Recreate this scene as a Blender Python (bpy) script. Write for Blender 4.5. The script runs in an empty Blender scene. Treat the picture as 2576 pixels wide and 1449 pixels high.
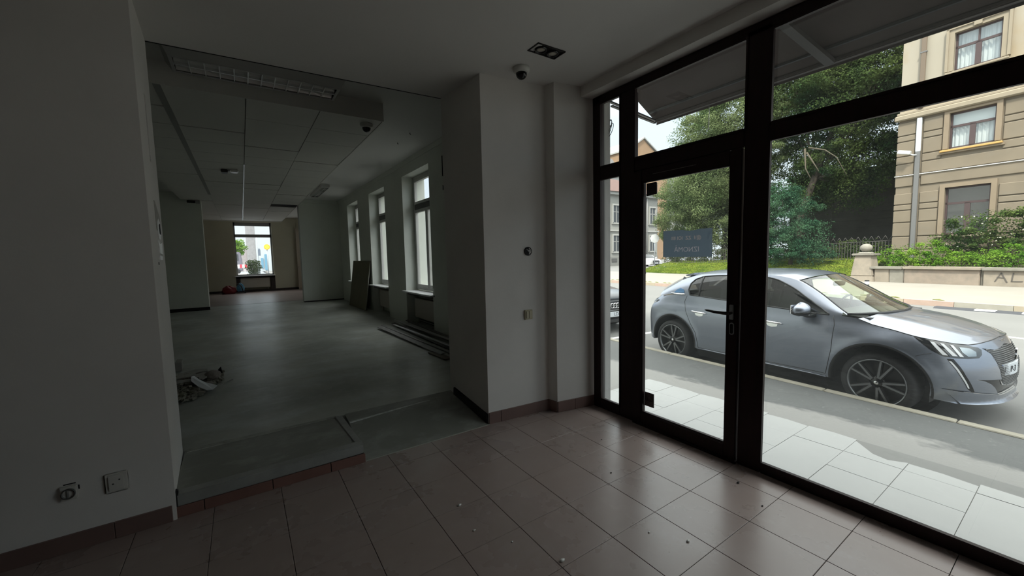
import bpy, bmesh, math, random
import numpy as np
from mathutils import Vector, Matrix
from mathutils.geometry import delaunay_2d_cdt, tessellate_polygon

S = bpy.context.scene
C = S.collection
rnd = random.Random(7)
PI = math.pi

# ------------------------------------------------------------------ camera
cam_d = bpy.data.cameras.new('camera'); cam = bpy.data.objects.new('camera', cam_d); C.objects.link(cam); S.camera = cam
YAW, PITCH, ROLL, FOCAL, EYE = 0.5930923785, -0.0823134331, -0.0214941171, 1003.0135, 1.415
fw = Vector((math.sin(YAW) * math.cos(PITCH), math.cos(YAW) * math.cos(PITCH), math.sin(PITCH)))
r0 = Vector((math.cos(YAW), -math.sin(YAW), 0)); u0 = r0.cross(fw)
rt = math.cos(ROLL) * r0 + math.sin(ROLL) * u0; up = -math.sin(ROLL) * r0 + math.cos(ROLL) * u0
mw = Matrix((rt, up, -fw)).transposed().to_4x4(); mw.translation = (0, 0, EYE)
cam.matrix_world = mw
cam_d.sensor_fit = 'HORIZONTAL'; cam_d.sensor_width = 36; cam_d.lens = 36 * FOCAL / 2576
cam_d.clip_start = .02; cam_d.clip_end = 400

# ------------------------------------------------------------------ sky, sun, exposure
W = bpy.data.worlds.new('sky'); S.world = W; W.use_nodes = True
wn, wl = W.node_tree.nodes, W.node_tree.links
wn.clear()
tc = wn.new('ShaderNodeTexCoord'); sx = wn.new('ShaderNodeSeparateXYZ'); ramp = wn.new('ShaderNodeValToRGB')
bg = wn.new('ShaderNodeBackground'); wo = wn.new('ShaderNodeOutputWorld')
wl.new(tc.outputs['Generated'], sx.inputs[0]); wl.new(sx.outputs['Z'], ramp.inputs[0]); wl.new(ramp.outputs[0], bg.inputs[0]); wl.new(bg.outputs[0], wo.inputs[0])
e = ramp.color_ramp.elements      # hazy bright sky, brighter towards the zenith
e[0].position = 0; e[0].color = (.22, .24, .255, 1)
e[1].position = 1; e[1].color = (1.06, 1.05, 1.02, 1)
k = ramp.color_ramp.elements.new(.30); k.color = (.235, .272, .305, 1)
k = ramp.color_ramp.elements.new(.48); k.color = (.66, .69, .70, 1)
bg.inputs[1].default_value = 1.1
sun_d = bpy.data.lights.new('sun', 'SUN'); sun = bpy.data.objects.new('sun', sun_d); C.objects.link(sun)
sun_d.energy = 1.4; sun_d.angle = math.radians(6); sun_d.color = (1, .93, .82)
sun.rotation_euler = Vector((-.50, -.30, .80)).to_track_quat('Z', 'Y').to_euler()
sun.location = (-6, 3, 14)
V = S.view_settings
S.display_settings.display_device = 'sRGB'
V.view_transform = 'Standard'; V.look = 'None'; V.gamma = 1; V.use_curve_mapping = False; V.exposure = 2.1
S.cycles.max_bounces = 14; S.cycles.diffuse_bounces = 6; S.cycles.glossy_bounces = 6; S.cycles.transparent_max_bounces = 24
S.cycles.transmission_bounces = 8; S.cycles.sample_clamp_indirect = 6; S.cycles.caustics_reflective = False; S.cycles.caustics_refractive = False

# ------------------------------------------------------------------ materials
def M(name, col, rough=.6, metal=0, var=0, scale=6, bump=0, bscale=None, coat=0, rvar=0, spec=.5, col2=None, det=5, stretch=None):
    m = bpy.data.materials.new(name); m.use_nodes = True
    n, l = m.node_tree.nodes, m.node_tree.links
    p = n['Principled BSDF']; p.inputs['Roughness'].default_value = rough; p.inputs['Metallic'].default_value = metal
    p.inputs['Coat Weight'].default_value = coat; p.inputs['Coat Roughness'].default_value = .05; p.inputs['Specular IOR Level'].default_value = spec
    c = (*col, 1); p.inputs['Base Color'].default_value = c
    g = n.new('ShaderNodeNewGeometry'); src = g.outputs['Position']
    if stretch:
        mp = n.new('ShaderNodeMapping'); mp.inputs['Scale'].default_value = stretch; l.new(src, mp.inputs[0]); src = mp.outputs[0]
    if var or rvar:
        t = n.new('ShaderNodeTexNoise'); t.inputs['Scale'].default_value = scale; t.inputs['Detail'].default_value = det; t.inputs['Roughness'].default_value = .62
        l.new(src, t.inputs['Vector'])
        if var:
            r = n.new('ShaderNodeValToRGB'); l.new(t.outputs[0], r.inputs[0])
            d = col2 or tuple(x * (1 - var) for x in col); u = col if col2 else tuple(min(1, x * (1 + var)) for x in col)
            r.color_ramp.elements[0].position = .25; r.color_ramp.elements[0].color = (*d, 1)
            r.color_ramp.elements[1].position = .75; r.color_ramp.elements[1].color = (*u, 1)
            l.new(r.outputs[0], p.inputs['Base Color'])
        if rvar:
            mr = n.new('ShaderNodeMapRange'); mr.inputs[3].default_value = max(0, rough - rvar); mr.inputs[4].default_value = min(1, rough + rvar)
            mr.inputs[1].default_value = .15; mr.inputs[2].default_value = .85
            l.new(t.outputs[0], mr.inputs[0]); l.new(mr.outputs[0], p.inputs['Roughness'])
    if bump:
        t2 = n.new('ShaderNodeTexNoise'); t2.inputs['Scale'].default_value = bscale or scale * 4; t2.inputs['Detail'].default_value = 6
        l.new(src, t2.inputs['Vector']); b = n.new('ShaderNodeBump'); b.inputs['Strength'].default_value = bump; b.inputs['Distance'].default_value = .02
        l.new(t2.outputs[0], b.inputs['Height']); l.new(b.outputs[0], p.inputs['Normal'])
    return m

def nodes_of(m): return m.node_tree.nodes, m.node_tree.links, m.node_tree.nodes['Principled BSDF']

def overlay(m, col, amount, scale, lo, hi, stretch=(1, 1, 1), seed=0, grad=None):
    """blend a second colour over the base where a noise passes a threshold (dust, stains, wear)"""
    n, l, p = nodes_of(m)
    g = n.new('ShaderNodeNewGeometry'); mp = n.new('ShaderNodeMapping'); mp.inputs['Scale'].default_value = stretch; mp.inputs['Location'].default_value = (seed, seed * .7, 0)
    t = n.new('ShaderNodeTexNoise'); t.inputs['Scale'].default_value = scale; t.inputs['Detail'].default_value = 7; t.inputs['Roughness'].default_value = .65
    mr = n.new('ShaderNodeMapRange'); mr.inputs[1].default_value = lo; mr.inputs[2].default_value = hi; mr.inputs[4].default_value = amount
    mx = n.new('ShaderNodeMix'); mx.data_type = 'RGBA'; mx.inputs[7].default_value = (*col, 1)
    l.new(g.outputs['Position'], mp.inputs[0]); l.new(mp.outputs[0], t.inputs['Vector'])
    if grad:      # (x centre, slope): the stain keeps to one side of a line along the street
        sp = n.new('ShaderNodeSeparateXYZ'); l.new(g.outputs['Position'], sp.inputs[0])
        ma = n.new('ShaderNodeMath'); ma.operation = 'MULTIPLY_ADD'; ma.inputs[1].default_value = -grad[1]; ma.inputs[2].default_value = grad[0] * grad[1]; l.new(sp.outputs['X'], ma.inputs[0])
        ad = n.new('ShaderNodeMath'); ad.operation = 'ADD'; l.new(ma.outputs[0], ad.inputs[0]); l.new(t.outputs[0], ad.inputs[1]); l.new(ad.outputs[0], mr.inputs[0])
    else: l.new(t.outputs[0], mr.inputs[0])
    l.new(mr.outputs[0], mx.inputs[0])
    b = p.inputs['Base Color']
    if b.is_linked: l.new(b.links[0].from_socket, mx.inputs[6])
    else: mx.inputs[6].default_value = b.default_value
    l.new(mx.outputs[2], b)
    return m

def glass_mat(name, tint=(.93, .96, .95), dust=.03, refl=1.0, rough=.0, dustcol=(.85, .9, .9)):
    m = bpy.data.materials.new(name); m.use_nodes = True
    n, l = m.node_tree.nodes, m.node_tree.links; n.clear()
    o = n.new('ShaderNodeOutputMaterial'); tr = n.new('ShaderNodeBsdfTransparent'); tr.inputs[0].default_value = (*tint, 1)
    gl = n.new('ShaderNodeBsdfGlossy'); gl.inputs['Roughness'].default_value = rough; gl.inputs[0].default_value = (1, 1, 1, 1)
    fr = n.new('ShaderNodeLayerWeight'); fr.inputs[0].default_value = .5      # Schlick reflection, same from both faces of the pane
    pw = n.new('ShaderNodeMath'); pw.operation = 'POWER'; pw.inputs[1].default_value = 5; l.new(fr.outputs['Facing'], pw.inputs[0])
    mu = n.new('ShaderNodeMath'); mu.operation = 'MULTIPLY_ADD'; mu.inputs[1].default_value = .96 * refl; mu.inputs[2].default_value = .04 * refl; mu.use_clamp = True; l.new(pw.outputs[0], mu.inputs[0])
    mx = n.new('ShaderNodeMixShader'); l.new(mu.outputs[0], mx.inputs[0]); l.new(tr.outputs[0], mx.inputs[1]); l.new(gl.outputs[0], mx.inputs[2])
    if dust:
        df = n.new('ShaderNodeBsdfTranslucent'); df.inputs[0].default_value = (*dustcol, 1)
        g = n.new('ShaderNodeNewGeometry'); t = n.new('ShaderNodeTexNoise'); t.inputs['Scale'].default_value = 3; t.inputs['Detail'].default_value = 8
        l.new(g.outputs['Position'], t.inputs['Vector'])
        mr = n.new('ShaderNodeMapRange'); mr.inputs[1].default_value = .3; mr.inputs[2].default_value = .75; mr.inputs[3].default_value = dust * .5; mr.inputs[4].default_value = dust * 1.5
        l.new(t.outputs[0], mr.inputs[0])
        m2 = n.new('ShaderNodeMixShader'); l.new(mr.outputs[0], m2.inputs[0]); l.new(mx.outputs[0], m2.inputs[1]); l.new(df.outputs[0], m2.inputs[2])
        l.new(m2.outputs[0], o.inputs[0])
    else: l.new(mx.outputs[0], o.inputs[0])
    return m

def leaf_mat(name, c1, c2, trans=.35, scale=.6):
    m = bpy.data.materials.new(name); m.use_nodes = True
    n, l = m.node_tree.nodes, m.node_tree.links; n.clear()
    o = n.new('ShaderNodeOutputMaterial'); g = n.new('ShaderNodeNewGeometry')
    t = n.new('ShaderNodeTexNoise'); t.inputs['Scale'].default_value = scale; t.inputs['Detail'].default_value = 4
    l.new(g.outputs['Position'], t.inputs['Vector'])
    r = n.new('ShaderNodeValToRGB'); r.color_ramp.elements[0].position = .35; r.color_ramp.elements[1].position = .65
    r.color_ramp.elements[0].color = (*c1, 1); r.color_ramp.elements[1].color = (*c2, 1); l.new(t.outputs[0], r.inputs[0])
    hs = n.new('ShaderNodeHueSaturation'); l.new(r.outputs[0], hs.inputs['Color'])
    mr = n.new('ShaderNodeMapRange'); mr.inputs[3].default_value = .7; mr.inputs[4].default_value = 1.35; l.new(g.outputs['Random Per Island'], mr.inputs[0]); l.new(mr.outputs[0], hs.inputs['Value'])
    d = n.new('ShaderNodeBsdfDiffuse'); l.new(hs.outputs[0], d.inputs[0])
    tl = n.new('ShaderNodeBsdfTranslucent'); l.new(hs.outputs[0], tl.inputs[0])
    mx = n.new('ShaderNodeMixShader'); mx.inputs[0].default_value = trans; l.new(d.outputs[0], mx.inputs[1]); l.new(tl.outputs[0], mx.inputs[2]); l.new(mx.outputs[0], o.inputs[0])
    return m

# ------------------------------------------------------------------ geometry helpers
class MB:
    """collects boxes, tubes, lathes ...; build() links them as ONE mesh object"""
    def __init__(s): s.v = []; s.f = []; s.sm = []
    def add(s, vs, fs, smooth=False):
        o = len(s.v); s.v += [tuple(v) for v in vs]; s.f += [tuple(i + o for i in f) for f in fs]; s.sm += [smooth] * len(fs); return s
    def hexa(s, p): return s.add(p, [(0, 3, 2, 1), (4, 5, 6, 7), (0, 1, 5, 4), (1, 2, 6, 5), (2, 3, 7, 6), (3, 0, 4, 7)])
    def box(s, x0, x1, y0, y1, z0, z1):
        return s.hexa([(x0, y0, z0), (x1, y0, z0), (x1, y1, z0), (x0, y1, z0), (x0, y0, z1), (x1, y0, z1), (x1, y1, z1), (x0, y1, z1)])
    def obox(s, c, size, ax=(1, 0, 0), up=(0, 0, 1)):
        a = Vector(ax).normalized(); b = Vector(up).cross(a).normalized(); d = a.cross(b); c = Vector(c); h = [x / 2 for x in size]
        return s.hexa([c + a * (i * h[0]) + b * (j * h[1]) + d * (k * h[2]) for k in (-1, 1) for i, j in ((-1, -1), (1, -1), (1, 1), (-1, 1))])
    def prism(s, pts, vec):
        """extrude a planar polygon along vec"""
        n = len(pts); vec = Vector(vec); a = [Vector(p) for p in pts]; b = [p + vec for p in a]
        nor = Vector((0, 0, 0))
        for i in range(n): nor += a[i].cross(a[(i + 1) % n])
        if nor.dot(vec) > 0: a, b = b, a; flip = True
        else: flip = False
        s.add(a + b, [tuple(range(n)) if not flip else tuple(range(n))] + [tuple(range(2 * n - 1, n - 1, -1))] + [(i, i + n, (i + 1) % n + n, (i + 1) % n) for i in range(n)])
        return s
    def cyl(s, p0, p1, r, n=12, r2=None, cap=True, smooth=True):
        p0, p1 = Vector(p0), Vector(p1); d = (p1 - p0).normalized(); r2 = r if r2 is None else r2
        a = d.orthogonal().normalized(); b = d.cross(a)
        ring = [a * math.cos(2 * PI * i / n) + b * math.sin(2 * PI * i / n) for i in range(n)]
        s.add([p0 + q * r for q in ring] + [p1 + q * r2 for q in ring], [(i, (i + 1) % n, (i + 1) % n + n, i + n) for i in range(n)], smooth)
        if cap: s.add([p0 + q * r for q in ring] + [p1 + q * r2 for q in ring], [tuple(range(n - 1, -1, -1)), tuple(range(n, 2 * n))])
        return s
    def tube(s, path, r, n=8, closed=False):
        P = [Vector(p) for p in path]; m = len(P); rings = []
        prev = None
        for i, p in enumerate(P):
            d = (P[(i + 1) % m] - P[i - 1]) if closed else (P[min(i + 1, m - 1)] - P[max(i - 1, 0)])
            d.normalize()
            a = d.orthogonal().normalized() if prev is None else (prev - d * prev.dot(d)).normalized()
            prev = a; b = d.cross(a); rr = r[i] if isinstance(r, (list, tuple)) else r
            rings += [p + (a * math.cos(2 * PI * k / n) + b * math.sin(2 * PI * k / n)) * rr for k in range(n)]
        fs = [(i * n + k, i * n + (k + 1) % n, ((i + 1) % m) * n + (k + 1) % n, ((i + 1) % m) * n + k) for i in range(m if closed else m - 1) for k in range(n)]
        if not closed: fs += [tuple(range(n - 1, -1, -1)), tuple((m - 1) * n + k for k in range(n))]
        return s.add(rings, fs, True)
    def lathe(s, prof, origin=(0, 0, 0), axis=(0, 0, 1), n=32, closed=False):
        o = Vector(origin); d = Vector(axis).normalized(); a = d.orthogonal().normalized(); b = d.cross(a); vs = []
        for r, h in prof:
            vs += [o + d * h + (a * math.cos(2 * PI * k / n) + b * math.sin(2 * PI * k / n)) * r for k in range(n)]
        m = len(prof)
        return s.add(vs, [(i * n + k, i * n + (k + 1) % n, ((i + 1) % m) * n + (k + 1) % n, ((i + 1) % m) * n + k) for i in range(m if closed else m - 1) for k in range(n)], True)
    def grid(s, fn, nu, nv, smooth=True):
        return s.add([fn(i / nu, j / nv) for j in range(nv + 1) for i in range(nu + 1)],
                     [(j * (nu + 1) + i, j * (nu + 1) + i + 1, (j + 1) * (nu + 1) + i + 1, (j + 1) * (nu + 1) + i) for j in range(nv) for i in range(nu)], smooth)
    def ball(s, c, r, nu=14, nv=8, sc=(1, 1, 1), jit=0):
        c = Vector(c)
        def f(u, v):
            t, p = u * 2 * PI, (v - .5) * PI; q = 1 + (jit * math.sin(3 * t + 2 * p) if jit else 0)
            return c + Vector((math.cos(t) * math.cos(p) * r * sc[0] * q, math.sin(t) * math.cos(p) * r * sc[1] * q, math.sin(p) * r * sc[2]))
        return s.grid(f, nu, nv)
    def mesh(s, name, mat, bev=0, seg=2, weld=False):
        me = bpy.data.meshes.new(name); me.from_pydata(s.v, [], s.f)
        if s.f: me.polygons.foreach_set('use_smooth', s.sm)
        if bev or weld:
            bm = bmesh.new(); bm.from_mesh(me)
            if weld: bmesh.ops.remove_doubles(bm, verts=bm.verts, dist=.0004)
            bmesh.ops.recalc_face_normals(bm, faces=bm.faces)
            if bev:
                ed = [x for x in bm.edges if len(x.link_faces) == 2 and x.calc_face_angle(0) > .6]
                bmesh.ops.bevel(bm, geom=ed, offset=bev, segments=seg, affect='EDGES', clamp_overlap=True)
            bm.to_mesh(me); bm.free()
        if mat: me.materials.append(mat)
        me.update(); return me
    def build(s, name, mat, parent=None, bev=0, world=True, **kw):
        return put(name, s.mesh(name, mat, bev, kw.pop('seg', 2), kw.pop('weld', False)), parent, world, **kw)

def wmat(o):
    m = o.matrix_basis.copy()
    return (wmat(o.parent) @ o.matrix_parent_inverse @ m) if o.parent else m

def put(name, me, parent=None, world=True, label=None, cat=None, group=None, kind=None, loc=None):
    o = bpy.data.objects.new(name, me); C.objects.link(o)
    if loc is not None: o.location = loc
    if parent is not None:
        o.parent = parent
        if world: o.matrix_parent_inverse = wmat(parent).inverted()
    for k, v in (('label', label), ('category', cat), ('group', group), ('kind', kind)):
        if v: o[k] = v
    return o

def thing(name, label, cat, loc=(0, 0, 0), rotz=0, group=None, kind=None):
    o = put(name, None, None, label=label, cat=cat, group=group, kind=kind)
    o.location = loc; o.rotation_euler = (0, 0, rotz); o.empty_display_size = .1
    return o

def kids(o): return [c for c in bpy.data.objects if c.parent == o]
def copy_tree(o, parent=None):
    c = o.copy(); C.objects.link(c)
    if parent is not None: c.parent = parent
    for ch in kids(o): copy_tree(ch, c)
    return c

def text_mesh(txt, size, depth=.002):
    cu = bpy.data.curves.new('lettering', 'FONT'); cu.body = txt; cu.size = size; cu.align_x = 'CENTER'; cu.align_y = 'CENTER'; cu.extrude = depth; cu.resolution_u = 3
    o = bpy.data.objects.new('lettering', cu); C.objects.link(o)
    dg = bpy.context.evaluated_depsgraph_get(); me = bpy.data.meshes.new_from_object(o.evaluated_get(dg))
    bpy.data.objects.remove(o); bpy.data.curves.remove(cu)
    return me
def place_mesh(me, x_axis, up_axis, at):
    X = Vector(x_axis).normalized(); U = Vector(up_axis).normalized(); N = X.cross(U)
    m = Matrix((X, U, N)).transposed().to_4x4(); m.translation = at; me.transform(m); return me

# street frame: the road runs a few degrees off the shop front
SU, SV = Vector((.0985, .9951, 0)), Vector((.9951, -.0985, 0))
def st(u, v, z=0): return SU * u + SV * v + Vector((0, 0, z))
# ------------------------------------------------------------------ room shell
wall_m = M('white_wall_paint', (.74, .72, .69), .75, var=.05, scale=2.2, bump=.03, bscale=60)
far_m = M('grey_green_wall_paint', (.70, .725, .66), .7, var=.06, scale=1.6, bump=.03, bscale=50)
back_m = M('olive_beige_wall_paint', (.56, .53, .41), .75, var=.05, scale=1.5)
ceil_m = M('ceiling_paint', (.72, .71, .69), .85, var=.03, scale=1.5)
tile_m = M('brown_floor_tile', (.31, .248, .228), .28, var=.08, scale=2.2, rvar=.05, bump=.006, bscale=14, spec=.5)
overlay(tile_m, (.46, .43, .43), .14, 3.2, .48, .74, (1, 1.6, 1))
overlay(tile_m, (.58, .55, .54), .16, 8, .58, .80, (1.5, .8, 1), 4)
grout_m = M('dark_grout', (.035, .03, .028), .9)
red_m = M('red_brown_plinth_tile', (.20, .105, .085), .42, var=.12, scale=5)
plinth_m = M('brown_plinth_tile', (.185, .12, .105), .42, var=.1, scale=5)
conc_m = M('grey_floor_screed', (.43, .445, .40), .36, var=.16, scale=.8, rvar=.08, bump=.10, bscale=3.5, det=6)
overlay(conc_m, (.62, .66, .66), .5, 1.3, .46, .64, (1, 2.0, 1), 3)
overlay(conc_m, (.22, .235, .215), .6, .8, .44, .62, (1.4, 1, 1), 8)
overlay(conc_m, (.60, .64, .63), .3, 6, .55, .68, (1, 2.4, 1), 1)
black_m = M('black_rubber', (.012, .012, .012), .6)
dark_m = M('dark_void', (.008, .008, .008), .95)
nose_m = M('grey_edging_profile', (.27, .275, .26), .45, var=.2, scale=7)
white_m = M('white_gloss', (.78, .78, .76), .3)

rear_m = M('bounce_cutting_grey', (.16, .155, .15), .8)  # dark tone for the unseen walls, chosen to cut bounced light
ST = dict(kind='structure')
def slab(name, label, cat, box, mat, **kw): return MB().box(*box).build(name, mat, label=label, cat=cat, **ST, **kw)

# front room floor: grout bed plus single tiles
T, GX, GY = 1 / 3, 1.7805, 1.628
floor = slab('floor', 'brown tiled floor of the front room', 'floor', (-3.6, 2.66, -3.7, 2.83, -.12, -.004), grout_m)
full = MB().box(-T / 2 + .0012, T / 2 - .0012, -T / 2 + .0012, T / 2 - .0012, -.012, 0).mesh('tile', tile_m, .0012, 1)
for i in range(-17, 4):
    for j in range(-15, 4):
        x0, x1, y0, y1 = GX + i * T, GX + (i + 1) * T, GY + j * T, GY + (j + 1) * T
        if x0 > 2.64 or y0 > 2.81 or x1 < -3.5 or y1 < -3.1: continue
        if x0 < -1.6 or y1 < -.5: continue
        if x1 > 2.66 or y1 > 2.82:
            me = MB().box(x0 + .0016, min(x1, 2.66) - .0016, y0 + .0016, min(y1, 2.822) - .0016, -.012, 0).mesh('tile', tile_m)
            put('tile', me, floor)
        else: put('tile', full, floor, loc=((x0 + x1) / 2, (y0 + y1) / 2, 0))
rest = MB().box(-3.5, -1.56, -3.55, 2.8, -.012, 0).box(-1.55, 2.65, -3.55, -.705, -.012, 0)
rest.build('tile_field', tile_m, floor, kind='stuff')

# walls
jm = MB()
jx = lambda y: -.385 - .03 * (y - 2.785) / .655
sl0, sl1, sz0, sz1 = 3.10, 3.155, 2.00, 2.38
def jbox(y0, y1, z0, z1, depth=.12):
    jm.hexa([(-.505, y0, z0), (jx(y0), y0, z0), (jx(y1), y1, z0), (-.505, y1, z0), (-.505, y0, z1), (jx(y0), y0, z1), (jx(y1), y1, z1), (-.505, y1, z1)])
jm.box(-4.2, -.505, 2.785, 3.44, 0, 2.9)
jbox(2.785, sl0, 0, 2.9); jbox(sl1, 3.44, 0, 2.9); jbox(sl0, sl1, 0, sz0); jbox(sl0, sl1, sz1, 2.9)
wall_left = jm.build('wall_left', wall_m, label='white wall left of the wide opening, with sockets near the floor', cat='wall', **ST)
MB().box(-.50, -.45, sl0, sl1, sz0, sz1).build('slot_liner', dark_m, wall_left)
patch_m = M('bare_plaster', (.42, .41, .38), .8, var=.3, scale=30, bump=.3)
foil_m = M('torn_foil_backing', (.92, .92, .92), .35, metal=.8, var=.06, scale=40, bump=.6, bscale=70)
def patch(name, mat, pts, t=.004):
    a = [Vector((jx(y) - .001, y, z)) for y, z in pts]
    MB().prism(a, (t, 0, 0)).build(name, mat, wall_left)
patch('plaster_patch', patch_m, [(3.085, 1.775), (3.125, 1.77), (3.30, 1.70), (3.32, 1.60), (3.18, 1.59), (3.10, 1.61)])
patch('torn_patch', foil_m, [(3.13, 1.655), (3.20, 1.68), (3.27, 1.66), (3.285, 1.585), (3.24, 1.555), (3.15, 1.555), (3.12, 1.60)], .006)
patch('torn_patch', foil_m, [(3.12, 1.545), (3.19, 1.525), (3.29, 1.54), (3.28, 1.465), (3.13, 1.47)], .006)
patch('torn_patch', foil_m, [(3.11, 1.458), (3.25, 1.455), (3.255, 1.432), (3.11, 1.43)], .006)
patch('dark_tear', dark_m, [(3.19, 1.64), (3.225, 1.65), (3.235, 1.585), (3.20, 1.59)], .009)
MB().cyl((jx(3.05) - .01, 3.05, 1.41), (jx(3.05) + .002, 3.05, 1.41), .009, 12).build('screw_hole', dark_m, wall_left)

foot = [(1.637, 2.821), (2.245, 2.768), (2.263, 2.667), (2.655, 2.600), (2.79, 2.600), (3.0, 2.745), (3.07, 2.78), (3.07, 3.44), (1.585, 3.44)]
wall_right = MB().prism([(x, y, -.35) for x, y in foot], (0, 0, 3.5)).build('wall_right', wall_m, label='white wall between the opening and the glazed shop front', cat='wall', **ST)
MB().prism([(2.764, 2.588, -.13), (2.79, 2.588, -.13), (3.0, 2.735, -.13), (3.066, 2.772, -.13), (3.07, 2.785, -.13), (2.79, 2.60, -.13), (2.764, 2.60, -.13)], (0, 0, 3.05)).build('outer_reveal', M('grey_outer_render', (.21, .205, .20), .9, var=.12, scale=6), wall_right)
slab('wall_back', 'grey rear wall behind the viewer', 'wall', (-4.2, 3.07, -3.9, -3.6, -.3, 3.2), rear_m)
slab('wall_side', 'grey side wall far to the left', 'wall', (-3.9, -3.55, -3.8, 2.9, -.1, 3.1), rear_m)
MB().box(2.66, 2.765, -3.0, 2.70, 2.765, 3.0).box(2.76, 3.07, -3.0, 2.80, 2.93, 9.3).build('wall_street', wall_m, label='plastered outer wall above the shop front', cat='wall', **ST)
slab('wall_corner', 'outer wall past the near end of the shop front', 'wall', (2.66, 3.07, -3.9, -1.45, -.3, 9.3), wall_m)
slab('wall_upper', 'outer wall of the upper floors along the street', 'wall', (2.625, 3.07, 2.70, 20.3, 3.25, 9.3), wall_m)
cz = lambda x: 2.802 + .0195 * (x + .4)
ceiling = MB().hexa([(-4.1, -3.8, cz(-4.1)), (2.70, -3.8, cz(2.7)), (2.70, 3.44, cz(2.7)), (-4.1, 3.44, cz(-4.1)), (-4.1, -3.8, 3.5), (2.70, -3.8, 3.5), (2.70, 3.44, 3.5), (-4.1, 3.44, 3.5)]).build('ceiling', ceil_m, label='plain white ceiling of the front room', cat='ceiling', **ST)
MB().hexa([(-.42, 3.436, cz(-.42) - .002), (1.6, 3.436, cz(1.6) - .002), (1.6, 3.446, cz(1.6) - .002), (-.42, 3.446, cz(-.42) - .002), (-.42, 3.436, cz(-.42) + .004), (1.6, 3.436, cz(1.6) + .004), (1.6, 3.446, cz(1.6) + .004), (-.42, 3.446, cz(-.42) + .004)]).build('edge_gap', dark_m, ceiling)
slab('trim_1', 'white bulkhead above the glazed shop front', 'bulkhead', (2.53, 2.665, -3.6, 2.63, 2.772, 2.9), wall_m)

# plinth tiles
def plinth(name, label, a, b, h, cuts, mat, th=.011, z0=0):
    r = thing(name, label, 'baseboard', (*a, z0), **ST)
    a, b = Vector((*a, 0)), Vector((*b, 0)); d = (b - a).normalized(); nrm = Vector((d.y, -d.x, 0)); L = (b - a).length
    xs = [0] + cuts + [L]
    for p, q in zip(xs, xs[1:]):
        MB().obox(a + d * ((p + q) / 2) + nrm * (th / 2) + Vector((0, 0, z0 + h / 2)), (q - p - .003, th, h), d).build('tile', mat, r, .0015, seg=1)
    return r
plinth('baseboard_left', 'brown tiled skirting under the wall with the sockets', (-3.5, 2.785), (-.40, 2.785), .088, [.35, .85, 1.35, 1.85, 2.35, 2.87], plinth_m)
plinth('baseboard_right', 'brown tiled skirting under the wall with the light switch', (1.637, 2.821), (2.245, 2.768), .098, [.115], plinth_m)
plinth('baseboard_return', 'short brown tiled skirting on the return of the pilaster', (2.245, 2.768), (2.263, 2.667), .098, [], plinth_m)
plinth('baseboard_pilaster', 'brown tiled skirting under the pilaster beside the door', (2.263, 2.667), (2.655, 2.600), .098, [.18], plinth_m)

# raised platform, ramp and floor of the long room behind the opening
FZ = .13
far_floor = slab('floor_far', 'grey painted screed floor of the long room behind the opening', 'floor', (-4.2, 2.9, 3.44, 20.2, -.2, FZ), conc_m)
slab('floor_rear', 'reddish brown floor of the rear part of the long room', 'floor', (-4.0, 2.62, 14.2, 19.7, FZ - .05, FZ + .004), M('reddish_floor', (.30, .24, .225), .33, var=.15, scale=1.5, bump=.12, bscale=3))
plat = thing('platform', 'raised grey step with metal edging in front of the opening', 'step', (.12, 2.8, 0))
ramp_m = M('grey_green_step_screed', (.22, .225, .20), .4, var=.15, scale=3, rvar=.08, bump=.04, bscale=18)
overlay(ramp_m, (.42, .43, .40), .45, 3.5, .50, .68, (1, 1.6, 1), 6)
MB().box(-.40, .585, 2.83, 3.44, 0, .130).build('top_screed', ramp_m, plat)
MB().hexa([(-.40, 2.80, .062), (.62, 2.812, .062), (.62, 2.835, .062), (-.40, 2.835, .062), (-.40, 2.800, .128), (.62, 2.812, .128), (.62, 2.862, .137), (-.40, 2.852, .137)]).build('front_nosing', nose_m, plat, .004)
MB().hexa([(.560, 2.85, .0), (.622, 2.82, .0), (.622, 3.42, .0), (.535, 3.44, .0), (.572, 2.86, .136), (.616, 2.84, .136), (.60, 3.42, .136), (.545, 3.44, .136)]).build('side_nosing', nose_m, plat, .003)
MB().box(-.405, -.375, 2.80, 2.83, .06, .155).build('end_cap', black_m, plat, .004)
xs = [-.40, -.265, .072, .405, .628]
for p, q in zip(xs, xs[1:]):
    MB().box(p + .002, q - .002, 2.797, 2.81, 0, .061).build('tile', red_m, plat, .0015, seg=1)
MB().box(-.39, .62, 2.811, 2.83, 0, .061).build('riser_bed', grout_m, plat)
MB().hexa([(-.39, 3.40, .128), (.56, 3.42, .128), (.56, 3.45, .128), (-.39, 3.46, .128), (-.39, 3.40, .133), (.56, 3.42, .133), (.56, 3.45, .133), (-.39, 3.46, .133)]).build('filler_seam', M('pale_filler', (.36, .36, .32), .8, var=.3, scale=20), plat)
ramp_o = MB().add([(.626, 2.815, .001), (1.64, 2.815, .001), (1.60, 3.30, .11), (.626, 3.30, .118), (1.59, 3.45, FZ + .002), (.626, 3.45, FZ + .002), (.626, 2.815, -.1), (1.64, 2.815, -.1), (1.60, 3.3, -.1), (.626, 3.30, -.1), (1.59, 3.45, -.1), (.626, 3.45, -.1)],
    [(0, 1, 2, 3), (3, 2, 4, 5), (0, 6, 7, 1), (1, 7, 8, 2), (2, 8, 10, 4), (0, 3, 9, 6), (3, 5, 11, 9), (4, 10, 11, 5), (6, 9, 8, 7), (9, 11, 10, 8)]).build('ramp', ramp_m, label='grey screed ramp rising beside the raised step', cat='ramp')
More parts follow.
